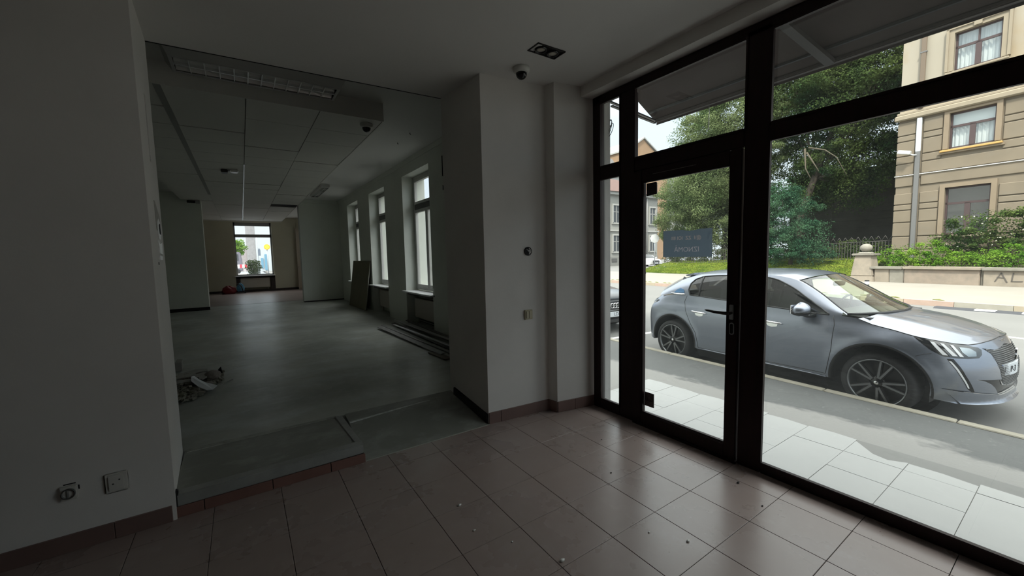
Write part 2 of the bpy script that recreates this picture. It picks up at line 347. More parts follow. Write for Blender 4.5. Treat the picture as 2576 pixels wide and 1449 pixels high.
MB().hexa([(.63, 3.275, .109), (1.60, 3.375, .106), (1.60, 3.392, .108), (.63, 3.292, .112), (.63, 3.275, .1185), (1.60, 3.375, .1195), (1.60, 3.392, .1215), (.63, 3.292, .1205)]).build('filler_seam', M('white_filler', (.55, .57, .54), .7, var=.3, scale=30), ramp_o)
MB().hexa([(.628, 2.807, -.002), (1.64, 2.807, -.002), (1.64, 2.815, -.002), (.628, 2.815, -.002), (.628, 2.807, .002), (1.64, 2.807, .002), (1.64, 2.815, .003), (.628, 2.815, .003)]).build('edge_strip', M('pale_joint', (.42, .42, .38), .6), ramp_o)
MB().hexa([(1.622, 2.83, .0), (1.638, 2.83, .0), (1.592, 3.36, .10), (1.572, 3.36, .10), (1.624, 2.83, .085), (1.64, 2.83, .085), (1.594, 3.36, .185), (1.576, 3.36, .185)]).build('baseboard_ramp', black_m, label='black skirting strip along the ramp', cat='baseboard', **ST)

# long room
slab('wall_far_left', 'grey left wall of the long room', 'wall', (-4.3, -4.0, 3.4, 20.2, 0, 3.6), far_m)
RX = 2.62
WINS = [(6.26, 7.57), (8.71, 9.97), (11.08, 12.33)]
WINS_ADDED = [(14.9, 16.15), (17.3, 18.55)]     # unseen windows added behind the partition to brighten the end wall
ZS, ZT = .775, 2.94
wf = MB(); ys = [3.40] + [v for w in WINS + WINS_ADDED for v in w] + [20.2]
for a, b in zip(ys[::2], ys[1::2]): wf.box(RX, 3.07, a, b, -.35, 3.25)
for a, b in WINS + WINS_ADDED: wf.box(RX, 3.07, a, b, ZT, 3.25); wf.box(2.86, 3.07, a, b, -.35, ZS)
wall_far_right = wf.build('wall_far_right', far_m, label='grey right wall of the long room with three tall windows', cat='wall', **ST)
BX0, BX1, BZ0, BZ1 = -.21, 1.115, .80, 2.985
wb = MB(); wb.box(-4.2, BX0, 19.7, 20.15, 0, 3.3).box(BX1, 3.07, 19.7, 20.15, 0, 3.3).box(BX0, BX1, 19.7, 20.15, BZ1, 3.3).box(BX0, BX1, 19.92, 20.15, 0, BZ0)
wall_far = wb.build('wall_far', back_m, label='olive beige end wall with one window', cat='wall', **ST)
slab('wall_partition_left', 'dark grey partition on the left of the long room', 'wall', (-4.1, -.79, 13.3, 13.62, FZ, 3.3), far_m)
slab('wall_partition_right', 'grey green partition beside the third street window', 'wall', (1.49, 2.64, 13.45, 13.75, FZ, 3.3), far_m)
slab('baseboard_partition', 'black skirting under the dark left partition', 'baseboard', (-4.0, -.775, 13.275, 13.30, FZ, FZ + .085), black_m)
slab('baseboard_end', 'dark skirting under the end wall', 'baseboard', (-1.6, 2.6, 19.675, 19.70, FZ, FZ + .09), M('dark_brown_skirting', (.03, .02, .018), .5))
slab('baseboard_partition_right', 'thin dark skirting under the right partition', 'baseboard', (1.485, 2.62, 13.435, 13.45, FZ, FZ + .03), black_m)
ceil_far = slab('ceiling_far', 'upper ceiling of the long room', 'ceiling', (-4.2, 2.7, 3.40, 20.2, 3.20, 3.5), ceil_m)
cv = MB().prism([(RX, 3.44, 3.125), (RX - .012, 3.44, 3.125), (RX - .03, 3.44, 3.19), (RX - .03, 3.44, 3.21), (RX, 3.44, 3.21)], (0, 10.02, 0)).build('trim_2', far_m, label='cove moulding along the window wall', cat='moulding', **ST)
MB().box(1.5, 2.54, 13.40, 13.46, 3.10, 3.2).build('trim_3', far_m, label='cove moulding above the right partition', cat='moulding', **ST)

# suspended ceiling of single tiles
DZ, DX, DY0, DYS, DXS = 3.0, -1.196, 4.80, .65, .665
ct_m = M('suspended_ceiling_tile', (.70, .69, .65), .8, var=.03, scale=3, bump=.02, bscale=80)
drop = thing('ceiling_suspended', 'suspended ceiling of square tiles hanging in the long room', 'ceiling', (.13, 4.8, DZ), **ST)
tl = MB().box(-DXS / 2 + .004, DXS / 2 - .004, -DYS / 2 + .004, DYS / 2 - .004, 0, .014).mesh('ceiling_tile', ct_m)
void = {(3, 13)}
for i in range(4):
    for j in range(22):
        if (i, j) in void: continue
        z = DZ + (.006 if (i * 7 + j * 5) % 6 == 0 else 0) + (.012 if (i, j) == (2, 7) else 0)
        put('ceiling_tile', tl, drop, loc=(DX + (i + .5) * DXS, DY0 + (j + .5) * DYS, z))
MB().box(DX, DX + 4 * DXS + .01, DY0 - .016, DY0 - .001, DZ - .002, 3.21).build('fascia', ct_m, drop)
MB().box(DX + 4 * DXS, DX + 4 * DXS + .014, DY0, DY0 + 22 * DYS, DZ - .002, 3.21).build('fascia', ct_m, drop)
rail_m = M('ceiling_rail', (.60, .60, .58), .35, metal=.2)
MB().box(DX + 2 * DXS - .010, DX + 2 * DXS + .010, DY0 + 3.2, DY0 + 22 * DYS, DZ - .007, DZ + .004).build('rail', rail_m, drop)
MB().box(DX + DXS - .028, DX + DXS + .028, DY0, DY0 + 11 * DYS, DZ - .002, DZ + .02).build('rail', M('dull_rail', (.30, .30, .28), .6), drop, label='wide dull rail')
MB().box(DX, DX + 4 * DXS, DY0 + 22 * DYS, DY0 + 22 * DYS + .02, DZ - .03, 3.2).build('fascia', ct_m, drop)
MB().box(DX + 3 * DXS, DX + 4 * DXS, DY0 + 13 * DYS, DY0 + 14 * DYS, DZ + .02, DZ + .03).build('void_shade_sheet', dark_m, drop)  # black sheet stands for the unlit void above the missing tile
# ------------------------------------------------------------------ shop front: fixed glazing, door leaf, signs
mahog = M('dark_mahogany_frame', (.017, .006, .006), .45, var=.35, scale=3, stretch=(12, 12, 1), spec=.25)
gasket = M('black_gasket', (.006, .006, .006), .5)
bead_m = M('pale_spacer_bar', (.62, .63, .62), .35, metal=.6)
shop_glass = glass_mat('shop_glass', (.955, .975, .965), .013)
X0, X1 = 2.642, 2.735           # inner and outer face of the frame
XG = 2.672                      # glass plane
front = thing('window_1', 'dark brown timber shop front with large fixed panes', 'shop front', (2.69, .8, 0), **ST)
RB = .036                        # depth of the glazing rebate
def member(xa, xb, y0, y1, z0, z1):
    m = MB().box(xa, XG - .007, y0, y1, z0, z1)
    if y1 - y0 < z1 - z0: d = min(RB, (y1 - y0) * .4); m.box(XG - .008, xb, y0 + d, y1 - d, z0, z1)
    else: d = min(RB, (z1 - z0) * .4); m.box(XG - .008, xb, y0, y1, z0 + d, z1 - d)
    return m
def post(y0, y1, z0, z1, nm='frame_post', x0=X0, x1=X1, par=None): return member(x0, x1, y0, y1, z0, z1).build(nm, mahog, par or front, .005)
YE = -1.5
post(2.505, 2.592, 0, 2.768)                       # beside the pilaster
post(2.135, 2.282, .0, 2.70)                       # between sidelight and door
post(1.150, 1.292, 0, 2.735)                       # between door and large pane
post(YE, YE + .1, 0, 2.72)
post(YE, 2.592, 2.70, 2.768, 'frame_head')
post(2.282, 2.505, 2.052, 2.166, 'frame_transom'); post(1.292, 2.135, 2.055, 2.165, 'frame_transom'); post(YE, 1.150, 2.062, 2.166, 'frame_transom')
post(2.282, 2.505, 0, .088, 'frame_sill'); post(YE, 1.150, 0, .062, 'frame_sill')
post(1.292, 2.135, -.02, .022, 'threshold', X0 - .02, X1 + .05)
def pane(y0, y1, z0, z1, par, nm='pane'):
    """glass with its gasket and the pale spacer round it"""
    a_, b_, c_, d_ = y0 - .030, y1 + .030, z0 - .030, z1 + .030
    p = MB().box(XG - .003, XG + .003, a_, b_, c_, d_).build(nm, shop_glass, par)
    b = MB(); w = .004
    for (a0, a1, c0, c1) in ((a_, a_ + w, c_, d_), (b_ - w, b_, c_, d_), (a_, b_, c_, c_ + w), (a_, b_, d_ - w, d_)): b.box(XG - .006, XG - .003, a0, a1, c0, c1)
    b.build('gasket', gasket, p)
    b = MB(); w = .006
    for (a0, a1, c0, c1) in ((a_, a_ + w, c_, d_), (b_ - w, b_, c_, d_), (a_, b_, c_, c_ + w), (a_, b_, d_ - w, d_)): b.box(XG + .004, XG + .007, a0, a1, c0, c1)
    b.build('spacer_bar', bead_m, p)
    b = MB(); w = .016                            # glazing bead towards the room
    for (a0, a1, c0, c1) in ((y0 - w, y0, z0 - w, z1 + w), (y1, y1 + w, z0 - w, z1 + w), (y0, y1, z0 - w, z0), (y0, y1, z1, z1 + w)): b.box(X0 - .006, XG - .006, a0, a1, c0, c1)
    b.build('glazing_bead', mahog, p, .003)
    return p
pane(2.290, 2.500, .098, 2.048, front); pane(2.290, 2.500, 2.170, 2.690, front)
pane(1.296, 2.130, 2.170, 2.695, front)
pane(YE + .11, 1.144, 2.170, 2.690, front); pane(YE + .11, 1.144, .072, 2.058, front)

door = thing('door_1', 'dark brown glazed shop door with a bar handle', 'door', (2.69, 1.71, .02), **ST)
DXa, DXb = X0 - .016, X1 - .006
def rail_(y0, y1, z0, z1, nm): return member(DXa, DXb, y0, y1, z0, z1).build(nm, mahog, door, .005)
rail_(2.052, 2.132, .022, 2.052, 'hinge_stile'); lock_stile = rail_(1.296, 1.372, .022, 2.052, 'lock_stile')
rail_(1.372, 2.052, 1.962, 2.052, 'top_rail'); rail_(1.372, 2.052, .022, .112, 'bottom_rail')
pane(1.380, 2.045, .120, 1.955, door)
steel = M('brushed_steel', (.42, .42, .42), .3, metal=1)
dark_steel = M('dark_metal_lever', (.05, .05, .052), .35, metal=.8)
hd = MB().box(DXa - .012, DXa, 1.322, 1.350, .965, 1.062).build('handle', steel, door, .003)
MB().cyl((DXa - .012, 1.336, 1.010), (DXa - .055, 1.336, 1.010), .010, 14).build('spindle', steel, hd)
hl = MB(); hl.tube([(DXa - .05, 1.328, 1.010), (DXa - .056, 1.36, 1.010), (DXa - .058, 1.42, 1.012), (DXa - .05, 1.475, 1.017), (DXa - .045, 1.492, 1.018)], [.011, .0115, .010, .008, .005], 10)
hl.build('lever', dark_steel, hd)
esc = MB(); esc.prism([(DXa - .006, 1.334 + .016 * math.cos(t), .905 + .016 * math.sin(t) + (.024 if math.sin(t) > 0 else -.024)) for t in [k * PI / 8 + .001 for k in range(16)]], (.006, 0, 0))
eo = esc.build('escutcheon', steel, door)
es2 = MB(); es2.prism([(DXa - .0075, 1.334 + .011 * math.cos(t), .905 + .011 * math.sin(t) + (.022 if math.sin(t) > 0 else -.022)) for t in [k * PI / 8 + .001 for k in range(16)]], (.004, 0, 0))
es2.build('keyhole', dark_m, eo)
MB().box(DXa - .004, DXa, 1.60, 1.95, 2.005, 2.008).build('slit', M('scratch_pale', (.2, .17, .16), .5), door)

# things stuck to the glass of the door
def card(name, col, t):
    m = M(name, col, .6); n, l, p = nodes_of(m); tl = n.new('ShaderNodeBsdfTranslucent'); tl.inputs[0].default_value = (*col, 1)
    mx = n.new('ShaderNodeMixShader'); mx.inputs[0].default_value = t; o = n['Material Output']
    l.new(p.outputs[0], mx.inputs[1]); l.new(tl.outputs[0], mx.inputs[2]); l.new(mx.outputs[0], o.inputs[0]); return m
card_m = card('slate_blue_card', (.095, .125, .155), .8)
sg = MB()
SY0, SY1, SZ0, SZ1 = 1.508, 1.892, 1.374, 1.572
nseg = 24; top = []
for k in range(nseg + 1):
    y = SY0 + (SY1 - SY0) * k / nseg; t = (y - SY0) / (SY1 - SY0)
    dip = -.009 * max(0, 1 - ((t - .42) / .16) ** 2)
    top.append((XG + .008, y, SZ1 + dip))
lt = card('pale_show_through_letter', (.30, .28, .30), .8); lt2 = card('brownish_show_through_letter', (.33, .27, .245), .8)
outline = [Vector((SY0, SZ0)), Vector((SY1, SZ0))] + [Vector((p[1], p[2])) for p in top[::-1]]
pts, eds, glyphs = list(outline), [(k, (k + 1) % len(outline)) for k in range(len(outline))], []
for txt, size, cy, cz_ in (('IZNOM\u0100', .050, 1.700, 1.428), ('@\\I  ZZ  IOI IIII', .036, 1.705, 1.512)):
    gm = text_mesh(txt, size, 0); bm_c = bmesh.new(); bm_c.from_mesh(gm); bmesh.ops.remove_doubles(bm_c, verts=bm_c.verts, dist=1e-6); bm_c.verts.index_update()
    o_ = len(pts); pts += [Vector((cy + v.co.x, cz_ + v.co.y)) for v in bm_c.verts]
    eds += [(o_ + e_.verts[0].index, o_ + e_.verts[1].index) for e_ in bm_c.edges if len(e_.link_faces) == 1]
    glyphs.append([[(cy + v.co.x, cz_ + v.co.y) for v in f.verts] for f in bm_c.faces]); bm_c.free()
V2, _, F2 = delaunay_2d_cdt(pts, eds, [], 0, 1e-7)[:3]
def inpoly(p, poly):
    r = False; j = len(poly) - 1
    for i in range(len(poly)):
        (xi, yi), (xj, yj) = poly[i], poly[j]
        if (yi > p[1]) != (yj > p[1]) and p[0] < (xj - xi) * (p[1] - yi) / (yj - yi) + xi: r = not r
        j = i
    return r
lay = {0: [], 1: [], 2: []}
for f in F2:
    c = [sum(V2[i][t] for i in f) / len(f) for t in (0, 1)]
    if not inpoly(c, [tuple(p) for p in outline]): continue
    lay[1 if any(inpoly(c, g_) for g_ in glyphs[0]) else 2 if any(inpoly(c, g_) for g_ in glyphs[1]) else 0].append(tuple(f))
def layer(fs):
    us = sorted({i for f in fs for i in f}); ix = {i: k for k, i in enumerate(us)}
    return MB().add([(XG + .008, V2[i][0], V2[i][1]) for i in us], [tuple(ix[i] for i in f) for f in fs])
b_ = layer(lay[0])
for p, q in zip(outline, outline[1:] + outline[:1]):        # edge of the card
    b_.add([(XG + .0065, *p), (XG + .0065, *q), (XG + .010, *q), (XG + .010, *p)], [(0, 1, 2, 3)])
sign = b_.build('notice_board', card_m, label='dark slate blue to-let notice on the door glass, lettering seen from behind', cat='sign')
layer(lay[1]).build('lettering', lt, sign, kind='stuff'); layer(lay[2]).build('lettering', lt2, sign, kind='stuff')
MB().box(XG - .010, XG - .004, 1.954, 2.041, .166, .280).build('warning_sticker', M('brown_black_sticker', (.030, .020, .022), .4), label='square dark sticker with a triangle in the lower corner of the door glass', cat='sticker')
stk = bpy.data.objects['warning_sticker']
stl = M('pale_sticker_print', (.16, .13, .125), .5)
tri = MB()
ty, tz = 1.997, .232
A_, B_, C_ = (ty - .034, tz - .024), (ty + .034, tz - .024), (ty, tz + .042)
for p, q in ((A_, B_), (B_, C_), (C_, A_)):
    d = Vector((0, q[0] - p[0], q[1] - p[1])); tri.obox(((XG - .0105), (p[0] + q[0]) / 2, (p[1] + q[1]) / 2), (d.length + .006, .0012, .007), d, (1, 0, 0))
tri.build('triangle', stl, stk)
bl = MB(); bl.box(XG - .011, XG - .010, ty - .004, ty + .004, tz - .002, tz + .016); bl.box(XG - .011, XG - .010, ty - .004, ty + .004, tz - .014, tz - .007); bl.build('exclamation_mark', stl, stk)
tx = MB()
for k in range(4): tx.box(XG - .011, XG - .010, 1.960, 2.034, .174 + k * .0085, .177 + k * .0085)
tx.build('print_lines', stl, stk)
MB().prism([(XG - .010, 1.940 + .007 * (1 - math.cos(a)) if False else y, z) for a, y, z in ((0, 1.944, 1.858), (0, 2.033, 1.852), (0, 2.033, 1.950), (0, 1.948, 1.950), (0, 1.941, 1.942), (0, 1.940, 1.865))], (.006, 0, 0)).build('alarm_sensor', M('dark_brown_plastic', (.018, .013, .013), .4), label='small dark rectangular plate in the upper corner of the door glass', cat='sticker')
# ------------------------------------------------------------------ windows of the long room
frame_m = M('white_window_frame', (.58, .58, .55), .45, var=.06, scale=5)
wglass = glass_mat("window_glass", (.97, .985, .98), .012)
sill_m = M('white_window_sill', (.74, .76, .77), .35)
rad_m = M('radiator_enamel', (.55, .51, .44), .5)
def wall_window(n, label, y0, y1):
    w = thing('window_%d' % n, label, 'window', (2.85, (y0 + y1) / 2, ZS), **ST)
    xa, xb, f = 2.835, 2.90, .052; zt = ZS + (ZT - ZS) * .735
    def bars(nm, a0, a1, c0, c1, f, x0, x1):
        b = MB()
        for q in ((a0, a0 + f, c0, c1), (a1 - f, a1, c0, c1), (a0 + f, a1 - f, c0, c0 + f), (a0 + f, a1 - f, c1 - f, c1)): b.box(x0, x1, *q)
        return b.build(nm, frame_m, w, .004)
    bars('frame', y0, y1, ZS + .012, ZT, f, xa, xb)
    MB().box(xa, xb, y0 + f, y1 - f, zt - .05, zt + .05).build('transom', M('transom_gap_shade', (.14, .14, .135), .6) if 'transom_gap_shade' not in bpy.data.materials else bpy.data.materials['transom_gap_shade'], w, .004)  # shade of the gaps around the sashes put into the transom colour
    s1 = bars('top_sash', y0 + f + .004, y1 - f - .004, zt + .052, ZT - f - .004, .048, xa - .012, xb - .02)
    ym = (y0 + y1) / 2
    s2 = bars('sash', y0 + f + .004, ym, ZS + f + .012, zt - .052, .055, xa - .012, xb - .02)
    s3 = bars('sash', ym, y1 - f - .004, ZS + f + .012, zt - .052, .055, xa - .012, xb - .02)
    for s, a, b, c0, c1 in ((s1, y0 + f + .05, y1 - f - .05, zt + .1, ZT - f - .05), (s2, y0 + f + .05, ym - .05, ZS + f + .06, zt - .1), (s3, ym + .05, y1 - f - .05, ZS + f + .06, zt - .1)):
        MB().box(xa + .018, xa + .024, a, b, c0, c1).build('pane', wglass, s)
    MB().box(2.54, 2.842, y0 - .075, y1 + .06, ZS - .028, ZS).build('window_sill', sill_m, w, .006)
    MB().box(2.64, 2.86, y0 + .001, y1 - .001, ZS - .075, ZS - .029).build('sill_support', M('dark_sill_wood', (.06, .05, .045), .7), w)  # dark wood strip directly below the sill
for n, (lab, (a, b)) in enumerate(zip(('nearest of the three tall street windows in the long room', 'middle one of the three tall street windows', 'tall street window beside the right partition'), WINS)):
    wall_window(n + 2, lab, a, b)
for n, (a, b) in enumerate(WINS_ADDED): wall_window(n + 6, 'added unseen street window lighting the rear part, %s' % ('nearer the partition' if n == 0 else 'nearer the end wall'), a, b)
def radiator(label, x0, x1, y0, y1, z0, z1, along):
    r = thing('radiator', label, 'radiator', ((x0 + x1) / 2, (y0 + y1) / 2, z0), group='panel radiators under the windows')
    MB().box(x0, x1, y0, y1, z0, z1).build('panel', rad_m, r, .008)
    g = MB(); n = 24
    for k in range(n):
        t = (k + .5) / n
        if along == 'y': g.box(x0 + .005, x1 - .005, y0 + (y1 - y0) * t - .006, y0 + (y1 - y0) * t + .006, z1, z1 + .008)
        else: g.box(x0 + (x1 - x0) * t - .006, x0 + (x1 - x0) * t + .006, y0 + .005, y1 - .005, z1, z1 + .008)
    g.build('top_grille', rad_m, r, kind='stuff')
    for e_ in (.1, -.1):
        q_ = ((x0 + x1) / 2, (y0 if e_ > 0 else y1) + e_) if along == 'y' else ((x0 if e_ > 0 else x1) + e_, (y0 + y1) / 2)
        MB().tube([(*q_, z0 + .01), (*q_, FZ + .001)], .011, 8).build('pipe', rad_m, r)
    return r
radiator('pale panel radiator in the niche under the nearest street window', 2.75, 2.83, 6.36, 7.50, .255, .625, 'y')
radiator('pale panel radiator in the niche under the middle street window', 2.75, 2.83, 8.80, 9.90, .245, .65, 'y')
radiator('beige panel radiator under the window of the end wall', -.09, .96, 19.74, 19.82, .30, .70, 'x')
pp = thing('heating_pipes', 'dark heating pipes low in the niche under the nearest street window', 'pipes', (2.845, 6.9, FZ)); pdm = M('pipe_dark', (.10, .10, .10), .5)
for k in range(3): MB().tube([(2.845, 6.28, .155 + k * .04), (2.845, 7.55, .155 + k * .04)], .012, 8).build('pipe', pdm, pp)
# end window
w = thing('window_5', 'bright two-part window in the end wall', 'window', (.45, 19.85, BZ0), **ST)
f = MB(); f0 = .055; zt = 2.44
for q in ((BX0, BX0 + f0, BZ0, BZ1), (BX1 - f0, BX1, BZ0, BZ1), (BX0, BX1, BZ0, BZ0 + f0), (BX0, BX1, BZ1 - .14, BZ1), (BX0, BX1, zt - .06, zt + .06)): f.box(q[0], q[1], 19.86, 19.93, q[2], q[3])
f.build('frame', M('dim_window_frame', (.30, .30, .30), .5), w, .004)
MB().box(BX0 + f0, BX1 - f0, 19.892, 19.898, BZ0 + f0, zt - .06).build('pane', wglass, w)
MB().box(BX0 + f0, BX1 - f0, 19.892, 19.898, zt + .06, BZ1 - .14).build('pane', wglass, w)
MB().box(BX0 - .06, BX1 + .05, 19.62, 19.90, BZ0 - .03, BZ0).build('window_sill', sill_m, w, .005)
MB().box(BX0 - .02, BX0 + .10, 19.69, 19.72, FZ + .09, BZ0 - .03).box(BX1 - .14, BX1 + .02, 19.69, 19.72, FZ + .09, BZ0 - .03).box(BX0 - .02, BX1 + .02, 19.69, 19.72, BZ0 - .10, BZ0 - .03).build('niche_lining', M('niche_brown', (.04, .03, .027), .6), w)
wd = thing('door_2', 'pale door panel standing open beside the end wall', 'door', (2.05, 19.5, FZ), **ST)
MB().box(1.99, 2.16, 19.50, 19.55, FZ, 2.74).build('leaf', M('cream_door', (.55, .47, .38), .5), wd, .004)
MB().box(2.18, 2.24, 19.50, 19.68, FZ, 2.74).build('door_frame', M('cream_frame', (.50, .42, .34), .5), wd, .004)
MB().cyl((2.02, 19.50, 1.1), (2.02, 19.44, 1.1), .012, 8).build('knob', M('knob_dark', (.1, .1, .1), .4), wd)

# ------------------------------------------------------------------ fittings
alu = M('polished_louvre', (.85, .85, .83), .28, metal=.6)
fix_m = M('grey_white_light_housing', (.44, .44, .42), .5)
def louvre_light(label, x0, x1, y0, y1, z0, z1, cells, along='x', scale=1):
    r = thing('ceiling_light', label, 'light', ((x0 + x1) / 2, (y0 + y1) / 2, z0), group='louvred fluorescent ceiling lights')
    hb = MB(); b = .05 * scale
    bn = b * 3.0 if along == 'x' else b
    zs_ = .085 if along == 'x' else .03
    hb.add([(x0 + b, y0 + bn, z0), (x1 - b, y0 + bn, z0), (x1 - b, y1 - b, z0), (x0 + b, y1 - b, z0), (x0, y0, z0 + zs_), (x1, y0, z0 + zs_), (x1, y1, z0 + zs_), (x0, y1, z0 + zs_), (x0, y0, z1), (x1, y0, z1), (x1, y1, z1), (x0, y1, z1)],
           [(0, 4, 5, 1), (1, 5, 6, 2), (2, 6, 7, 3), (3, 7, 4, 0), (4, 8, 9, 5), (5, 9, 10, 6), (6, 10, 11, 7), (7, 11, 8, 4), (8, 11, 10, 9)])
    rim = .022 * scale; X0_, X1_, Y0_, Y1_ = x0 + b + rim, x1 - b - rim, y0 + bn + rim, y1 - b - rim
    for q in ((x0 + b, x1 - b, y0 + bn, Y0_), (x0 + b, x1 - b, Y1_, y1 - b), (x0 + b, X0_, Y0_, Y1_), (X1_, x1 - b, Y0_, Y1_)): hb.box(q[0], q[1], q[2], q[3], z0 - .002, z0 + .006)
    hb.build('housing', fix_m, r)
    def rf(u, v):
        x = X0_ + (X1_ - X0_) * u; y = Y0_ + (Y1_ - Y0_) * v
        t = (v * 2 % 1) if along == 'x' else (u * 2 % 1)
        return (x, y, z0 + .012 + .05 * math.sin(PI * t) ** .7)
    nu, nv = (4, 24) if along == 'x' else (24, 4)
    MB().grid(rf, nu, nv).build('reflector', alu, r)
    ym, xm = (Y0_ + Y1_) / 2, (X0_ + X1_) / 2
    if along == 'x': MB().box(X0_, X1_, ym - .006, ym + .006, z0, z0 + .035).build('centre_rib', alu, r)
    else: MB().box(xm - .006, xm + .006, Y0_, Y1_, z0, z0 + .035).build('centre_rib', alu, r)
    bl = (MB().box(-.003, .003, Y0_ - ym, Y1_ - ym, 0, .03) if along == 'x' else MB().box(X0_ - xm, X1_ - xm, -.003, .003, 0, .03)).mesh('blade', alu)
    for k in range(1, cells):
        t = k / cells
        o = put('blade', bl, r, loc=(X0_ + (X1_ - X0_) * t, ym, z0 + .001) if along == 'x' else (xm, Y0_ + (Y1_ - Y0_) * t, z0 + .001))
    return r
louvre_light('long louvred fluorescent light hanging just behind the opening', -.43, .935, 4.03, 4.56, 3.03, 3.195, 12)
louvre_light('small louvred light in front of the right partition', 1.66, 1.86, 10.5, 12.2, 3.11, 3.195, 8, 'y', .3)

dome_w = M('camera_white', (.66, .66, .62), .4); dome_b = M('smoked_dome', (.006, .006, .007), .06)
def dome(label, x, y, z, s):
    r = thing('dome_camera', label, 'camera', (x, y, z), group='ceiling dome cameras')
    MB().lathe([(0, 0), (.062 * s, 0), (.064 * s, -.012 * s), (.060 * s, -.030 * s), (.044 * s, -.040 * s), (.040 * s, -.040 * s)], (x, y, z), n=28).build('base', dome_w, r)
    MB().lathe([(.0415 * s, -.034 * s)] + [(.0415 * s * math.cos(t), -.044 * s - .040 * s * math.sin(t)) for t in [k * PI / 16 for k in range(9)]], (x, y, z), n=24).build('dome', dome_b, r)
    MB().ball((x - .03 * s, y - .047 * s, z - .017 * s), .006 * s).build('screw', M('screw_dark', (.03, .03, .03), .5), r)
dome('white dome camera with a black bubble on the front room ceiling', 1.872, 2.585, cz(1.87), 1.03)
dome('white dome camera on the suspended ceiling of the long room', 1.325, 4.98, 3.0, 1.15)

tw = thing('twin_spotlight', 'black recessed spotlight with two round lamps in the front ceiling', 'light', (1.877, 2.284, cz(1.88)))
zc = cz(1.88); bx = (1.753, 2.0, 2.219, 2.346)
fr = MB(); t = .012
for q in ((bx[0], bx[1], bx[2], bx[2] + t), (bx[0], bx[1], bx[3] - t, bx[3]), (bx[0], bx[0] + t, bx[2], bx[3]), (bx[1] - t, bx[1], bx[2], bx[3])): fr.box(q[0], q[1], q[2], q[3], zc - .007, zc + .004)
fr.build('frame', M('black_frame', (.025, .024, .022), .35), tw, .002)
MB().box(bx[0] + .01, bx[1] - .01, bx[2] + .01, bx[3] - .01, zc - .0015, zc + .004).build('inner_plate', dark_m, tw)
lampf = M('cream_lamp_face', (.52, .49, .42), .35)
for cx in (1.825, 1.930):
    lp = MB().lathe([(.043, .0), (.043, -.012), (.036, -.014), (.033, -.006)], (cx, 2.283, zc), n=24).build('ring', M('ring_black', (.012, .012, .012), .3), tw)
    MB().lathe([(0, -.0085), (.020, -.008), (.032, -.0055), (.033, 0)], (cx, 2.283, zc), n=24).build('lamp', lampf, lp)

# switch, open box, sockets
yw = lambda x: 2.821 - (x - 1.637) * .053 / .608
sw_m = M('ivory_switch', (.40, .36, .24), .4)
sw = thing('light_switch', 'ivory double light switch on the wall beside the door', 'switch', (2.04, yw(2.04), .895))
MB().box(2.001, 2.083, yw(2.04) - .012, yw(2.04) + .003, .853, .938).build('plate', sw_m, sw, .003)
for a, b in ((2.014, 2.040), (2.043, 2.070)): MB().box(a, b, yw(2.04) - .018, yw(2.04) - .010, .865, .926).build('rocker', M('ivory_rocker', (.46, .42, .29), .35), sw, .002)
jb = thing('junction_box', 'open round cable box in the wall above the light switch', 'box', (2.05, yw(2.05), 1.445))
yb = yw(2.05)
MB().lathe([(.0, .0), (.032, .0), (.0345, -.003), (.0345, -.006), (.038, -.006), (.038, .004)], (2.05, yb - .001, 1.445), (0, 1, 0), 24).build('rim', black_m, jb)
MB().tube([(2.035, yb - .004, 1.462), (2.040, yb - .020, 1.450), (2.05, yb - .022, 1.437), (2.062, yb - .006, 1.432)], .0045, 6).build('wire', M('white_wire', (.6, .6, .6), .4), jb)
MB().tube([(2.058, yb - .004, 1.465), (2.064, yb - .018, 1.455), (2.06, yb - .016, 1.438)], .004, 6).build('wire', M('grey_wire', (.25, .25, .25), .4), jb)
so = thing('wall_socket', 'round power socket with a chipped square plate low on the left wall', 'socket', (-.773, 2.785, .30))
sc_m = M('white_plate', (.62, .61, .57), .4)
MB().box(-.806, -.744, 2.772, 2.786, .262, .335).build('plate', sc_m, so, .004)
MB().lathe([(.0, -.002), (.020, -.002), (.021, .008), (.026, .009), (.026, 0)], (-.775, 2.773, .298), (0, -1, 0), 20).build('recess', M('socket_grey', (.10, .10, .095), .4), so)
MB().box(-.778, -.772, 2.766, 2.770, .282, .314).build('earth_clip', M('clip_grey', (.3, .3, .29), .4), so)
MB().box(-.792, -.750, 2.7835, 2.7855, .338, .343).box(-.742, -.7375, 2.7835, 2.7855, .305, .326).build('chip', dark_m, so)
bp = thing('blank_plate', 'white blank cover plate beside the power socket', 'plate', (-.606, 2.785, .30))
MB().box(-.651, -.560, 2.774, 2.786, .243, .348).build('plate', sc_m, bp, .006)
MB().box(-.636, -.575, 2.768, 2.775, .258, .333).build('insert', sc_m, bp, .003)
for x, z in ((-.617, .293), (-.592, .311)): MB().cyl((x, 2.7685, z), (x, 2.7665, z), .0035, 8).build('screw', black_m, bp)
em = thing('emergency_light', 'twin emergency lamp under the suspended ceiling', 'light', (-.08, 8.64, 3.0))
MB().box(-.20, -.10, 8.56, 8.72, 2.945, 3.0).build('lamp_head', M('em_dark', (.05, .05, .045), .4), em, .01)
MB().box(-.07, .05, 8.50, 8.68, 2.955, 3.0).build('diffuser', M('em_white', (.72, .70, .66), .3), em, .012)
MB().box(-.10, -.07, 8.60, 8.66, 2.975, 3.0).build('bracket', M('em_grey', (.4, .4, .4), .4), em)
sp = thing('ceiling_spotlight', 'small dark spotlight at the corner of the left partition', 'light', (-.92, 13.2, 3.0))
MB().cyl((-1.05, 13.1, 2.95), (-.90, 13.16, 2.95), .035, 12).build('head', black_m, sp); MB().box(-.89, -.80, 13.12, 13.22, 2.91, 3.0).build('mount', M('mount_grey', (.3, .3, .28), .5), sp, .004)
